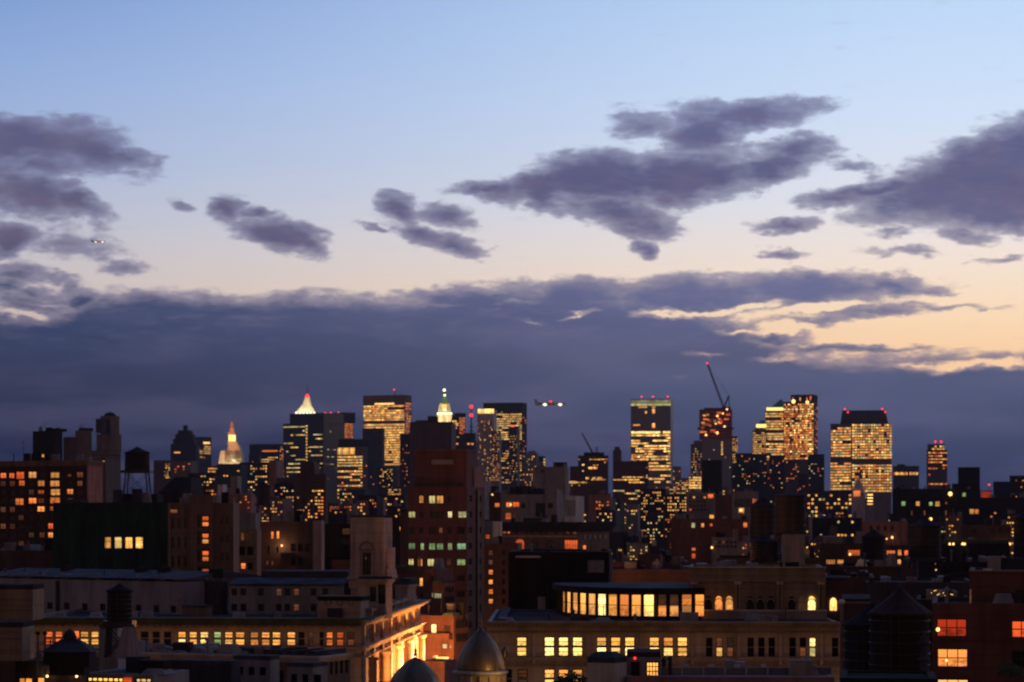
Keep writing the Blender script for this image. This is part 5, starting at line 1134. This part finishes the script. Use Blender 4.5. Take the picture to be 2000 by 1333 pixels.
# carved stone tower
b = Bld('carved square stone tower with an arched niche, rising above the store roof', 685, 750, 766, 1012, 300, 16, 'tan_stone', name='stone_tower', zbot=63.4, parapet=.3, roof='tar')
o = b.root; X = b.fx; Z = b.z
b.block('cornice', 684, 751, 1011, 1014, 'tan_stone', -.15, -.005); b.block('pilaster', 685, 690, 1014, 1128, 'tan_stone', -.12, -.005); b.block('pilaster', 745, 749.8, 1014, 1128, 'tan_stone', -.12, -.005)
am = MB()
for k in range(10):
    a_ = math.pi*k/10; c2 = math.pi*(k+1)/10; R_ = .85
    am.tube((R_*math.cos(a_), 0, R_*math.sin(a_)), (R_*math.cos(c2), 0, R_*math.sin(c2)), .12, 5)
am.build('arch_moulding', 'ochre_stone', o, (X(716), -.08, Z(1073)))
b.block('lintel', 700, 731, 1072.5, 1076, 'ochre_stone', -.25, -.01); b.block('column', 702, 705.5, 1076, 1125, 'tan_stone', -.3, -.01); b.block('column', 727, 730.5, 1076, 1125, 'tan_stone', -.3, -.01)
b.win(708, 724.5, 1080, 1124, K, framed=True, mull=(1, 2)); b.win(714, 716, 1090, 1093, 'lit_dim')
b.block('ledge', 681, 752, 1128, 1132, 'tan_stone', -.7, -.01); b.block('base', 683, 751, 1136, 1150, 'tan_stone', -.3, -.01)
MB().box(.004, .3, .8, 3.2, Z(1112), Z(1070)).build('side_bay', 'tan_stone', o); MB().frustum(.004, .55, .5, 3.5, Z(1130), .004, .3, .5, 3.5, Z(1112)).build('side_bracket', 'tan_stone', o)
b.finish()
b = Bld('stone loggia with a dark opening and columns at the foot of the carved tower', 700, 753, 766, 1132, 292, 14, 'tan_stone', 7, name='loggia', zbot=63.4, cornice=(.5, .4, 'tan_stone'))
b.win(722, 735, 1146, 1176, K, framed=True); b.win(738, 753, 1142, 1180, K, framed=True); b.finish()
b = Bld('carved stone parapet block above the glowing side wall', 772, 796, 812, 1143, 330, 14, 'tan_stone', 10, name='parapet_block', zbot=63.4, cornice=(.5, .3, 'tan_stone')); b.block('roof_hut', 772, 795, 1130, 1145, 'slate', 2, 6); b.finish()
bl = empty('balustrade', (WX(720, 286), 286.5, Z(1196)), math.radians(-3.7), 'stone balustrade running above the glowing side wall cornice', 'balustrade')
MB().box(-.25, .25, 0, 50, -.9, -.6).build('plinth', 'tan_stone', bl); MB().box(-.3, .3, 0, 50, .55, .75).build('rail', 'tan_stone', bl)
bb = MB()
for k in range(60): bb.lathe(0, .4+k*.83, [(.1, -.6), (.17, -.3), (.08, .1), (.12, .55)], 6)
bb.build('baluster', 'tan_stone', bl)
for k in range(7): MB().box(-.35, .35, k*8, k*8+.9, -.9, .95).build('pier', 'tan_stone', bl)

# ---- red brick terraces behind the domes
b = Bld('stepped red brick apartment terraces with planted balconies, lit orange from the street', 772, 851, 885, 1112, 376, 20, 'red_brick', name='apartment_terraces')
wins(b, [(816,826,1129,1146,'lit_amber'),(804,810,1162,1172,'lit_dim'),(820,826,1160,1172,K),(841,847,1126,1140,K),(843,862 if False else 849,1158,1168,'lit_pale')], framed=True)
b.block('planter', 772, 800, 1106, 1113, 'leaf', -.3, 2); b.finish()
b = Bld('middle red brick terrace with a lit balcony door, stepping down toward the domes', 845, 866, 888, 1140, 366, 25, 'red_brick', name='apartment_terraces')
wins(b, [(847,862,1158,1170,'lit_pale')], framed=True, mull=(2, 0)); b.grid(868, 886, 1142, 1200, 3, 3, .4, .5, .1, O1, dark=K, face='S'); b.block('planter', 846, 864, 1136, 1141, 'leaf', -.3, 1); b.finish()
b = Bld('lower red brick terrace with a bright doorway glowing behind the domes', 806, 886, 914, 1203, 350, 22, 'red_brick', name='apartment_terraces')
wins(b, [(812,827,1222,1236,'lit_warm'),(841,852,1220,1238,'lit_bright'),(868,880,1222,1233,'lit_dim'),(862,873,1258,1268,'lit_pale'),(875,882,1259,1267,'lit_dim'),(816,820,1262,1272,'lit_orange')], framed=True)
b.block('planter', 868, 886, 1198, 1204, 'leaf', -.4, 2); b.block('balcony', 806, 884, 1238, 1250, 'red_brick', -1.3, -.01); b.grid(888, 912, 1208, 1260, 4, 2, .4, .6, 0, dark=K, face='S'); b.finish()
lamp('terrace_lamp_light', (b.fx(845), -5, b.z(1275)), 900, (1, .4, .15), .4, b.root)
b = Bld('dark roofed hall with a glowing orange parapet beyond the smaller dome', 820, 868, 892, 1292, 300, 16, 'pink_brick', 12, name='building', parapet=.9)
wins(b, [(855,876,1284,1287,'lit_bright')]); b.finish()

# ---- bronze domes
def dome(label, px, yap, ybase, wpx, D, drum=True, gil=False):
    r = wpx/2/F*D; x = WX(px, D); z0 = WZ(ybase, D); h = WZ(yap, D)-z0
    o = empty('dome', (x, D, z0), 0, label, 'dome', 'bronze domes in front')
    prof = [(max(.1, r*(1-(k/14)**2.15)), h*k/14) for k in range(14)]+[(.1, h*.99)]
    MB().lathe(0, 0, prof, 48).build('shell', 'bronze', o, smooth=True)
    for k in range(16):
        a = 2*math.pi*k/16; q = MB()
        for i in range(len(prof)-2): q.tube((prof[i][0]*math.cos(a), prof[i][0]*math.sin(a), prof[i][1]), (prof[i+1][0]*math.cos(a), prof[i+1][0]*math.sin(a), prof[i+1][1]), .028, 4)
        q.build('rib', 'bronze', o)
    MB().lathe(0, 0, [(.14, h), (.2, h+.12), (.1, h+.2), (.13, h+.35), (.17, h+.42), (.05, h+.6), (.03, h+1.15)], 12).build('finial', 'bronze', o, smooth=True)
    MB().lathe(0, 0, [(r*1.03, -.3), (r*1.16, -.12), (r*1.16, 0), (r*1.0, .08)], 48).build('base_ring', 'pale_stone', o)
    MB().lathe(0, 0, [(r*.98, -14), (r*.98, -.31)], 40).build('drum', 'tan_stone', o)
    for k in range(16):
        a = 2*math.pi*k/16; MB().tube((r*1.02*math.cos(a), r*1.02*math.sin(a), -14), (r*1.02*math.cos(a), r*1.02*math.sin(a), -.32), .11, 8).build('pilaster', 'tan_stone', o)
    return o
d1 = dome('large ribbed bronze dome on a stone drum, right one of the two domes', 938.5, 1226, 1311, 94, 200)
d2 = dome('ribbed bronze dome cut by the bottom edge, the left of the two', 811, 1282, 1352, 104, 190)
gr = MB(); gr.lathe(0, 0, [(.1, 0), (.28, .2), (.2, .5), (.32, .8), (.12, 1.1)], 8); gro = gr.build('gilded_ornament', 'bronze', None, (WX(986, 201), 201, WZ(1290, 201)), smooth=True)
tag(gro, 'small gilded carved ornament beside the large bronze dome', 'ornament')
lamp('dome_lamp_light', (WX(988, 196), 196.5, WZ(1318, 196)), 110, (1, .6, .2), .2)

# ---- the wide stone building on the right of the front row
b = Bld('wide ochre stone building with groups of bright tall windows under a deep cornice', 952, 1640, 1642, 1216, 230, 1, 'tan_stone', 32, name='stone_building', roof='tar', parapet=.02)
o = b.root; X = b.fx; Z = b.z
for x0, m_ in ((1009,'lit_yellow'),(1063,'lit_bright'),(1090.5,'lit_bright'),(1118,'lit_bright'),(1165,'lit_bright'),(1192.5,'lit_bright'),(1220,'lit_amber'),(1268,'lit_amber'),(1295.5,'lit_amber'),(1323,'lit_yellow')):
    b.win(x0, x0+20, 1245, 1263.5, 'lit_amber' if m_ != 'lit_yellow' and x0 > 1150 else m_, **FR); b.win(x0, x0+20, 1264.5, 1283, 'lit_bright' if m_ != 'lit_yellow' else m_, **FR)
for x0, a_, c_ in ((1379,K,K),(1399,'lit_dim','lit_amber'),(1420,'lit_dim','lit_dim'),(1460,K,K),(1481,K,K),(1501,K,K),(1542,K,K),(1562,K,'lit_dim'),(1581,'lit_bright','lit_pale'),(1625,K,K)):
    b.win(x0, x0+12.5, 1246, 1264, a_, **FR); b.win(x0, x0+12.5, 1265, 1283, c_, **FR)
for x0, m_ in ((980,K),(1011,'lit_dim'),(1063,'lit_amber'),(1090.5,'lit_amber'),(1118,'lit_warm'),(1165,K),(1193,K),(1221,K)): b.win(x0, x0+20, 1308, 1326, m_, **FR); b.win(x0, x0+20, 1327, 1345, m_, **FR)
for y0, y1, dd, mt in ((1215, 1219, -1.1, 'ochre_stone'), (1219, 1223, -.8, 'ochre_stone'), (1223, 1233, -.3, 'tan_stone'), (1233, 1236, -.55, 'ochre_stone'), (1285, 1288, -.4, 'tan_stone'), (1299, 1302, -.3, 'ochre_stone')): b.block('moulding', 951, 1641, y0, y1, mt, dd, -.004)
for x0 in (966, 1040, 1146, 1249, 1350, 1440, 1522, 1602): b.block('pier', x0, x0+6, 1237, 1300, 'tan_stone', -.25, -.003)
de = MB()
for k in range(75): xk = b.xa+(b.xb-b.xa)*(k+.5)/75; de.box(xk-.11, xk+.11, -.5, -.31, Z(1226), Z(1223.2))
de.build('dentil', 'ochre_stone', o)['kind'] = 'stuff'
rp = MB(); rp.box(b.xa+.8, b.xa+1.6, 1, 30, b.zt+.01, b.zt+.25); rp.build('roof_curb', 'silver_roof', o)
b.finish()
# upper stone storey with arcaded windows
b = Bld('upper stone storey with three bays of small arched windows and a plain top band', 1346, 1613, 1615, 1109, 238, 1, 'ochre_stone', 16, name='upper_storey', zbot=65, roof='grey_roof', parapet=.4)
o = b.root
b.block('coping', 1345, 1614, 1107.5, 1110, 'pale_stone', -.25, 0); b.block('band', 1345, 1614, 1133, 1137, 'ochre_stone', -.3, -.004); b.block('balustrade_wall', 1345, 1614, 1194, 1216, 'concrete', -1.2, -.9); b.block('coping', 1345, 1614, 1192, 1195, 'pale_stone', -1.3, -.8)
for x, m_ in ((1377,K),(1397.5,'lit_warm'),(1418,'lit_warm'),(1459,K),(1479,K),(1499,K),(1540,K),(1560,'lit_dim'),(1579,'lit_bright')):
    b.win(x-.5, x+13, 1165, 1194, m_, shape='arch'); am = MB()
    R_ = (b.fx(x+12)-b.fx(x))/2+.04
    for k in range(8):
        a_ = math.pi*k/8; c2 = math.pi*(k+1)/8; am.tube((R_*math.cos(a_), 0, R_*.9*math.sin(a_)), (R_*math.cos(c2), 0, R_*.9*math.sin(c2)), .055, 4)
    am.build('arch_moulding', 'tan_stone', o, (b.fx(x+6), -.18, b.z(1176)))
for x in (1356, 1441, 1523, 1603):
    b.block('pilaster', x-6, x-1.5, 1140, 1192, 'ochre_stone', -.25, -.004); b.block('pilaster', x+1.5, x+6, 1140, 1192, 'ochre_stone', -.25, -.004); b.block('capital', x-7, x+7, 1137, 1142, 'tan_stone', -.35, -.002)
b.finish()
b = Bld('recessed dark side bay with one bright arched window right of the upper stone storey', 1615, 1652, 1654, 1135, 243, 1, 'dark_brick', 10, name='side_bay', zbot=65); b.win(1621, 1634, 1168, 1193, 'lit_bright', shape='arch'); b.finish()

# ---- black penthouse and the curved glass penthouse on the roof
b = Bld('large black roof structure with a pale vent box and narrow skylight', 993, 1190, 1193, 1078, 262, 3, 'soot', 20, name='roof_structure', zbot=60, roof='soot', parapet=.2)
b.block('vent_box', 1148, 1180, 1095, 1119, 'grey_stucco', -.5, -.01); b.block('door', 1050, 1065, 1166, 1194, 'concrete', -.08, -.005); b.block('skylight', 1007, 1056, 1086, 1090, 'pale_stone', -.3, -.01); b.block('downpipe', 1068, 1070, 1140, 1194, 'dark_metal', -.2, -.02); b.finish()
pe = empty('glass_penthouse', (WX(1262, 251), 251, 65.75), 0, 'curved glass penthouse full of warm light under a flat black roof', 'penthouse')
ax, by, hh = 8.6, 15.0, 2.15
def pt(t, k=1.0): return (ax*k*math.cos(t), by*k*math.sin(t))
NP = 12; lits = ['lit_orange', 'lit_warm', 'lit_warm', 'lit_amber', 'lit_warm', 'lit_amber', 'lit_warm', 'lit_bright', 'lit_amber', 'lit_warm', 'lit_amber', 'lit_bright']
ths = [math.pi+math.pi/2*(i/NP)**1.0 for i in range(NP+1)]
for i in range(NP):
    p, q = Vector((*pt(ths[i]), 0)), Vector((*pt(ths[i+1]), 0)); d_ = (q-p); ln = d_.length; rz = math.atan2(d_.y, d_.x); mid = (p+q)/2
    w = inst(frame_mesh(ln*.98, hh, (0, 1), 'soot'), 'window', pe, (mid.x, mid.y, 0), rz=rz)
    inst(unit(lits[i]), 'pane', w, (0, .09, hh/2), (ln*.86, .03, hh*.9))
    MB().box(-.16, .16, -.14, .14, 0, hh).build('mullion_post', 'soot', pe, (p.x, p.y, 0))
x_ = 0.0
for k, (wd, m_, m2) in enumerate(((.95, 'lit_dim', 'lit_warm'), (1.0, 'lit_dim', 'lit_warm'), (1.1, 'lit_warm', 'lit_warm'), (.95, 'lit_amber', 'lit_warm'))):
    w = inst(frame_mesh(wd, hh, (0, 1), 'soot'), 'window', pe, (x_+.3+wd/2, -by+.6, 0)); inst(unit(m_), 'pane', w, (0, .09, hh*.73), (wd*.86, .03, hh*.45)); inst(unit(m2), 'pane', w, (0, .09, hh*.26), (wd*.86, .03, hh*.45))
    MB().box(-.14, .14, -.14, .14, 0, hh).build('mullion_post', 'soot', pe, (x_+.16, -by+.6, 0)); x_ += wd+.12
rf = MB(); ring = [pt(t, 1.06) for t in ths]+[(4.6, -by*1.02), (4.6, 4), (-ax*1.06, 4)]
for z0, z1 in ((hh, hh+.55),):
    rf.poly([(x, y, z0) for x, y in reversed(ring)]); rf.poly([(x, y, z1) for x, y in ring])
    for a_, c_ in zip(ring, ring[1:]+ring[:1]): rf.poly([(a_[0], a_[1], z0), (c_[0], c_[1], z0), (c_[0], c_[1], z1), (a_[0], a_[1], z1)])
rf.build('roof_slab', 'soot', pe)
rr = MB(); rr.poly([(x*.97, y*.97, hh+.56) for x, y in ring]); rr.build('roof_surface', 'silver_roof', pe)
bs = MB(); 
for a_, c_ in zip(ring[:NP+2], ring[1:NP+3]): bs.poly([(a_[0]*.95, a_[1]*.95, -.5), (c_[0]*.95, c_[1]*.95, -.5), (c_[0]*.95, c_[1]*.95, 0), (a_[0]*.95, a_[1]*.95, 0)])
bs.build('base_wall', 'soot', pe)
lamp('penthouse_lamp_light', (-3, -6, 1.7), 120, (1, .62, .32), .6, pe)

# ---- bottom centre: roof huts below the stone building
b = Bld('light grey roof hut with a sloping lid in front of the bright tall windows', 1147, 1200, 1224, 1296, 150, 30, 'pale_stone', name='roof_hut', zbot=55, parapet=.05, roof='slate')
MB().frustum(b.xa, b.xb, 0, b.dep, b.zt+.31, b.xa+.25, b.xb-.5, b.dep*.4, b.dep*.8, b.zt+.62).build('lid', 'slate', b.root); b.finish()
b = Bld('low grey machine room with a red lamp and a glowing yellow barred window', 1224, 1290, 1292, 1284, 152, 2, 'grey_stucco', 4, name='roof_hut', zbot=55, parapet=.05)
b.win(1262, 1287, 1293, 1322, 'lit_amber', framed=True, mull=(3, 2)); b.win(1233, 1249, 1293, 1322, K); b.beacon(1240, 1286, .28, 'beacon_red', 'red_lamp', -.1); b.finish()
b = Bld('low pinkish roof terrace along the bottom edge', 1224, 1630, 1632, 1323, 150, 1, 'pink_brick', 9, name='roof_terrace', parapet=.05, roof='concrete'); b.finish()
sk = empty('glass_railing', (WX(1290, 153), 153, WZ(1322, 153)), 0, 'long low bluish glass railing on the pinkish roof terrace', 'railing')
Lg = WX(1625, 153)-WX(1290, 153); MB().box(0, Lg, 0, .05, .05, .5).build('glass_panel', 'blue_glass', sk); MB().box(0, Lg, -.03, .08, .5, .56).build('rail', 'grey_stucco', sk)
for k in range(9): MB().box(k*Lg/8-.04, k*Lg/8+.04, -.04, .09, 0, .55).build('post', 'pale_stone', sk)
for k in range(6):
    c_ = empty('patio_chair', (WX(1340+k*52, 154.2), 154.2, WZ(1322, 154.2)-.1), .3*k, 'pale patio chair behind the glass railing', 'chair', 'patio chairs behind the glass railing')
    MB().box(-.22, .22, -.22, .22, .38, .44).build('seat', 'white_paint', c_); MB().box(-.22, .22, .17, .22, .44, .85).build('backrest', 'white_paint', c_)
    for sx in (-1, 1):
        for sy in (-1, 1): MB().box(sx*.2-.02, sx*.2+.02, sy*.2-.02, sy*.2+.02, 0, .38).build('leg', 'white_paint', c_)
def shrub(label, px, py, D, r):
    o = empty('shrub', (WX(px, D), D, WZ(py, D)), 0, label, 'shrub', None); m = MB(); rnd = random.Random(int(px))
    for k in range(420):
        a = rnd.uniform(0, 6.283); rad = r*rnd.random()**.5; z = r*1.1*rnd.random()*(1-rad/r*.5); s_ = r*.13
        c = Vector((rad*math.cos(a), rad*math.sin(a), z)); u = Vector((rnd.gauss(0, 1), rnd.gauss(0, 1), rnd.gauss(0, 1))).normalized(); v = u.orthogonal().normalized()
        m.poly([c-u*s_, c+v*s_*.5, c+u*s_, c-v*s_*.5])
    m.build('foliage', 'leaf', o); MB().tube((0, 0, -2), (0, 0, r*.6), r*.06, 5).build('stem', 'dark_wood', o)
shrub('dark leafy shrub at the bottom in front of the lower lit windows', 1118, 1342, 152, .95); shrub('small dark shrub at the bottom left of the leafy one', 1092, 1346, 153, .6)
shrub('dark potted bush on the roof right of the big conical tank', 1975, 1320, 168, .9)

# ---- bottom right: tanks, pipe, brick apartments
pp = empty('chimney_pipe', (WX(1644, 140), 140, WZ(1318, 140)), 0, 'tall thin rust coloured chimney pipe with a white cap', 'pipe')
MB().tube((0, 0, -6), (0, 0, WZ(1178, 140)-WZ(1318, 140)), .1, 10).build('pipe', 'pink_brick', pp); MB().lathe(0, 0, [(.16, 0), (.18, .1), (.12, .22)], 10).build('cap', 'white_paint', pp, (0, 0, WZ(1179, 140)-WZ(1318, 140)))
TK('huge dark water tank with a broad shingled cone roof at the lower right', 1757, 1147, 1201, 1330, 118, 130, 1336, mat='soot', rmat='sooty_brick')
TK('second huge dark tank half hidden behind the first at the lower right', 1704, 1178, 1224, 1335, 112, 138, 1340, mat='soot', rmat='soot')
vt = empty('roof_ventilator', (WX(1804, 128), 128, WZ(1300, 128)), 0, 'black mushroom shaped roof ventilator in front of the brick apartments', 'ventilator')
MB().lathe(0, 0, [(.2, -2), (.2, 1.0), (.3, 1.05), (.3, 1.15), (.12, 1.45), (.03, 1.62)], 14).build('cowl', 'slate', vt); MB().lathe(0, 0, [(.33, .25), (.33, .33), (.21, .45)], 14).build('collar', 'slate', vt)
b = Bld('red brick apartment building with large red and amber picture windows, lower right', 1820, 2120, 2122, 1180, 172, 1, 'red_brick', 14, name='apartment_block', parapet=.3)
wins(b, [(1829,1889,1210,1247,'lit_red',{'mull': (2, 1)}),(1830,1891,1269,1307,'lit_warm',{'mull': (2, 1)}),(1830,1892,1329,1366,'lit_warm',{'mull': (2, 1)}),(1975,2035,1213,1248,'lit_orange',{'mull': (2, 1)}),(1975,2035,1272,1308,K,{'mull': (2, 1)})], framed=True, fmat='dark_metal')
b.beacon(1832, 1232, .32, 'lamp_warm', 'table_lamp', -.02); b.beacon(1849, 1293, .22, 'lamp_warm', 'table_lamp', -.02); b.block('ledge', 1820, 2120, 1251, 1253, 'dark_brick', -.1, -.005); b.finish()
b = Bld('taller red brick end of the apartment building with a pale coping, right edge', 1893, 2120, 2122, 1116, 176, 1, 'red_brick', 12, name='apartment_block', parapet=.3)
b.block('coping', 1892, 2118, 1114, 1117.5, 'grey_stucco', -.2, 0); b.block('coping', 1920, 1938, 1112, 1116, 'white_paint', -.3, 0); b.block('downpipe', 1893.5, 1897.5, 1153, 1180, 'lit_dim', -.1, -.01); b.win(1983, 2010, 1152, 1184, K, framed=True, mull=(1, 1)); b.finish()  # this downpipe is no lamp; its glow is put into the material
b = Bld('brick party wall with a light coping behind the conical tanks', 1643, 1700, 1702, 1178, 190, 1, 'dark_brick', 12, name='building', parapet=.3); b.block('coping', 1641, 1700, 1176, 1179, 'concrete', -.1, 0); b.finish()
b = Bld('dark terrace house with fairy lights in its roof garden, right of the big cone roof', 1790, 1893, 1895, 1172, 230, 1, 'soot', 14, name='building', parapet=.3)
for k in range(16): b.beacon(1816+k*3, 1156+random.uniform(-1, 9), .09, 'lamp_warm', 'fairy_light', random.uniform(1, 4))
MB().box(b.fx(1812), b.fx(1866), 4, 7, b.zt-.2, b.zt+.7).build('hedge', 'leaf', b.root); b.finish()
b = Bld('dark foreground roof filling the bottom right corner', 1640, 1830, 1832, 1326, 120, 1, 'soot', 6, name='building', parapet=.1); b.finish()

# ---- bottom left: foreground roofs
b = Bld('dark foreground house with a slanting orange lit cornice at the bottom left', 130, 620, 684, 1283, 190, 24, 'brown_brick', 22, name='building', parapet=.35, roof='grey_roof', cornice=(.45, .35, 'tan_stone'))
for x in (400, 440, 500, 540): b.win(x, x+14, 1312, 1345, K, **FR)
for k in range(7): xk = 300+k*44; b.block('roof_hut', xk, xk+random.uniform(10, 26), 1275-random.uniform(0, 7), 1284, random.choice(('slate', 'grey_stucco', 'tar')), 3, 8)
b.grid(622, 682, 1292, 1325, 6, 1, .5, .8, .15, ('lit_dim',), dark=K, face='S', framed=True); b.block('roof_rail', 300, 615, 1281, 1281.6, 'concrete', .4, .5); b.finish()
for lb, x0, xc, x1, yt, dd, ph, mt in (('low dark roof shed with a pale edge on the foreground house', 455, 528, 546, 1290, 184, 20, 'grey_stucco'), ('long low dark shed at the bottom edge left of centre', 300, 452, 470, 1300, 178, 16, 'slate'),
   ('flat dark stair hut behind the foreground roof sheds', 330, 398, 410, 1268, 205, 18, 'soot'), ('pale low shed at the bottom edge beside the glowing store side', 560, 612, 640, 1304, 180, 24, 'grey_stucco')):
    b = Bld(lb, x0, xc, x1, yt, dd, ph, mt, name='roof_shed', zbot=50, parapet=.25, roof='grey_roof')
    for k in range(3): b.win(x0+8+k*22, x0+20+k*22, yt+14, yt+30, K, **FR)
    b.finish()
b = Bld('nearest low roof hall with a lit clerestory strip along the bottom edge', 160, 298, 312, 1318, 150, 18, 'grey_stucco', 5, name='building', parapet=.05, roof='grey_roof')
b.win(168, 240, 1324.5, 1336, 'lit_yellow', framed=True, mull=(6, 0)); b.win(243, 257, 1325, 1336, 'lit_orange'); b.win(262, 295, 1324.5, 1336, 'lit_yellow', framed=True, mull=(2, 0)); b.finish()
b = Bld('dark recessed front with two glowing wall sconces at the bottom left', 30, 160, 162, 1292, 152, 2, 'soot', 5, name='building', parapet=.05)
for x in (93.5, 151): 
    b.beacon(x, 1321, .2, 'lamp_warm', 'wall_sconce', -.18); lamp('wall_sconce_light', (b.fx(x), -.35, b.z(1319)), 16, (1, .55, .3), .08, b.root)
wins(b, [(40,48,1326,1340,'lit_amber'),(52,62,1326,1340,'lit_amber'),(76,86,1325,1340,'lit_amber')]); b.finish()
def panelhut(label, x0, x1, y0, y1, D):
    b = Bld(label, x0, x1, x1+1, y0, D, 2, 'ochre_stone', 3, name='roof_hut', zbot=WZ(y1, D), parapet=.05)
    for k in range(3): yy = y0+(y1-y0)*(k+1)/3; b.block('batten', x0, x1, yy-1, yy, 'brown_brick', -.06, -.004)
    b.block('corner_post', x1-2, x1+.5, y0, y1, 'concrete', -.1, -.003); return b.finish()
panelhut('upper ochre panelled roof hut cut by the left edge', -30, 65, 1152, 1212, 158); panelhut('lower ochre panelled roof hut cut by the left edge', -30, 45, 1226, 1292, 148)
for x in (74, 88):
    v = empty('vent_pipe', (WX(x, 150), 150, WZ(1284, 150)), 0, 'upright pale vent pipe beside the lower ochre panelled hut', 'pipe', 'pair of vent pipes at the left'); MB().tube((0, 0, -1), (0, 0, 1.35), .07, 8).build('pipe', 'concrete', v); MB().lathe(0, 0, [(.08, 1.3), (.14, 1.38), (.1, 1.5)], 10).build('cap', 'soot', v)
hd = empty('roof_turret', (WX(134, 149), 149, WZ(1298, 149)), 0, 'dark hipped roof turret with a ventilator, in front of the orange lit windows', 'turret')
MB().frustum(-1.35, 1.35, -.8, 1.6, 0, -1.3, 1.3, -.8, 1.6, .75).build('wall', 'soot', hd); MB().frustum(-1.5, 1.5, -.95, 1.75, .75, -.5, .5, .2, .6, 1.45).build('roof', 'slate', hd); MB().lathe(0, .4, [(.35, 1.4), (.4, 1.6), (.3, 1.85), (.05, 2.05)], 14).build('ventilator', 'slate', hd)
MB().box(-1.0, 1.0, -.7, 1.4, -.6, 0).build('base', 'soot', hd)
TK('tall narrow dark water tank on splayed legs, lower left', 233.5, 1140, 1157, 1212, 50, 165, 1284, mat='soot', rmat='soot')
fn = empty('fluted_funnel', (WX(252, 163.5), 163.5, WZ(1286, 163.5)), 0, 'pale fluted metal funnel beneath the tall narrow tank', 'funnel')
fm = MB(); SG = 30
for z0, z1, r0, r1 in ((0, 2.05, .95, .35),):
    for k in range(SG):
        a0_, a1_ = 2*math.pi*k/SG, 2*math.pi*(k+1)/SG; f0 = 1 if k % 2 else .88; f1 = 1 if (k+1) % 2 else .88
        fm.poly([(r0*f0*math.cos(a0_), r0*f0*math.sin(a0_), z0), (r0*f1*math.cos(a1_), r0*f1*math.sin(a1_), z0), (r1*f1*math.cos(a1_), r1*f1*math.sin(a1_), z1), (r1*f0*math.cos(a0_), r1*f0*math.sin(a0_), z1)])
fm.build('cone', 'concrete', fn); MB().lathe(0, 0, [(.37, 2.04), (.37, 2.15)], 16).build('collar', 'dark_metal', fn)
b = Bld('light grey cube hut left of the pale fluted funnel', 194, 230, 232, 1228, 170, 2, 'grey_stucco', 3, name='roof_hut', zbot=60, parapet=.05, roof='silver_roof'); b.finish()
for i_, (x, y, s_) in enumerate(((350, 1276, 1), (405, 1277, .8), (470, 1278, 1.1), (560, 1275, .9), (320, 1296, 1))):
    ac = empty('air_conditioner', (WX(x, 196), 196, WZ(1283, 196)-.2), .2*i_, 'boxy metal air conditioning unit on the dark foreground roof', 'air conditioner', 'air conditioning units on the foreground roof')
    MB().box(-.5*s_, .5*s_, -.4, .4, .1, .6*s_).build('casing', 'grey_stucco', ac); MB().lathe(0, 0, [(.3*s_, .6*s_), (.3*s_, .68*s_)], 14).build('fan_guard', 'dark_metal', ac)

# ---- warm light from the streets below: lamps on tall posts
def street_lamp(x, y, h, e, label, col=(1, .5, .2)):
    o = empty('street_lamp', (x, y, 0), 0, label, 'street lamp', 'street lamps between the buildings')
    MB().tube((0, 0, 0), (0, 0, h), .18, 8, r2=.09).build('post', 'dark_metal', o); MB().lathe(0, 0, [(.12, h), (.35, h+.15), (.2, h+.5)], 10).build('head', 'lamp_warm', o)
    lamp('street_lamp_light', (0, 0, h+.9), e, col, .8, o)
for k, x in enumerate((-52, -36, -22)): street_lamp(x, 250, 34, 1900, 'tall street lamp on a mast in the street before the long store')
for k, x in enumerate((4, 16, 28)): street_lamp(x, 205, 36, 1400, 'tall street lamp on a mast in the street before the wide stone building')
for k, x in enumerate((30, 38)): street_lamp(x, 152, 40, 400, 'tall street lamp on a mast near the lower right apartments')
for k, (x, y) in enumerate(((-30, 335), (-48, 335))): street_lamp(x, y, 40, 2500, 'tall street lamp on a mast behind the long store')
for k, (x, y, e) in enumerate(((-3, 330, 12000), (3, 420, 9000), (14, 540, 9000), (-18, 420, 9000))): street_lamp(x, y, 30, e, 'tall street lamp on a mast in the avenue beyond the domes', (1, .38, .14))

# ---- thin evening air
hz = MB().box(-1500, 1500, -300, 4600, -2, 720)
me_ = bpy.data.meshes.new('haze'); me_.from_pydata(hz.v, [], hz.f)
hm = bpy.data.materials.new('haze'); hm.use_nodes = True; hn = hm.node_tree.nodes; hn.remove(hn['Principled BSDF'])
pv = hn.new('ShaderNodeVolumePrincipled'); pv.inputs['Color'].default_value = (.8, .85, 1, 1); pv.inputs['Density'].default_value = 2.6e-5; pv.inputs['Anisotropy'].default_value = .2
hm.node_tree.links.new(pv.outputs[0], hn['Material Output'].inputs['Volume']); me_.materials.append(hm)
ho = bpy.data.objects.new('haze', me_); COL.objects.link(ho); ho['kind'] = 'stuff'
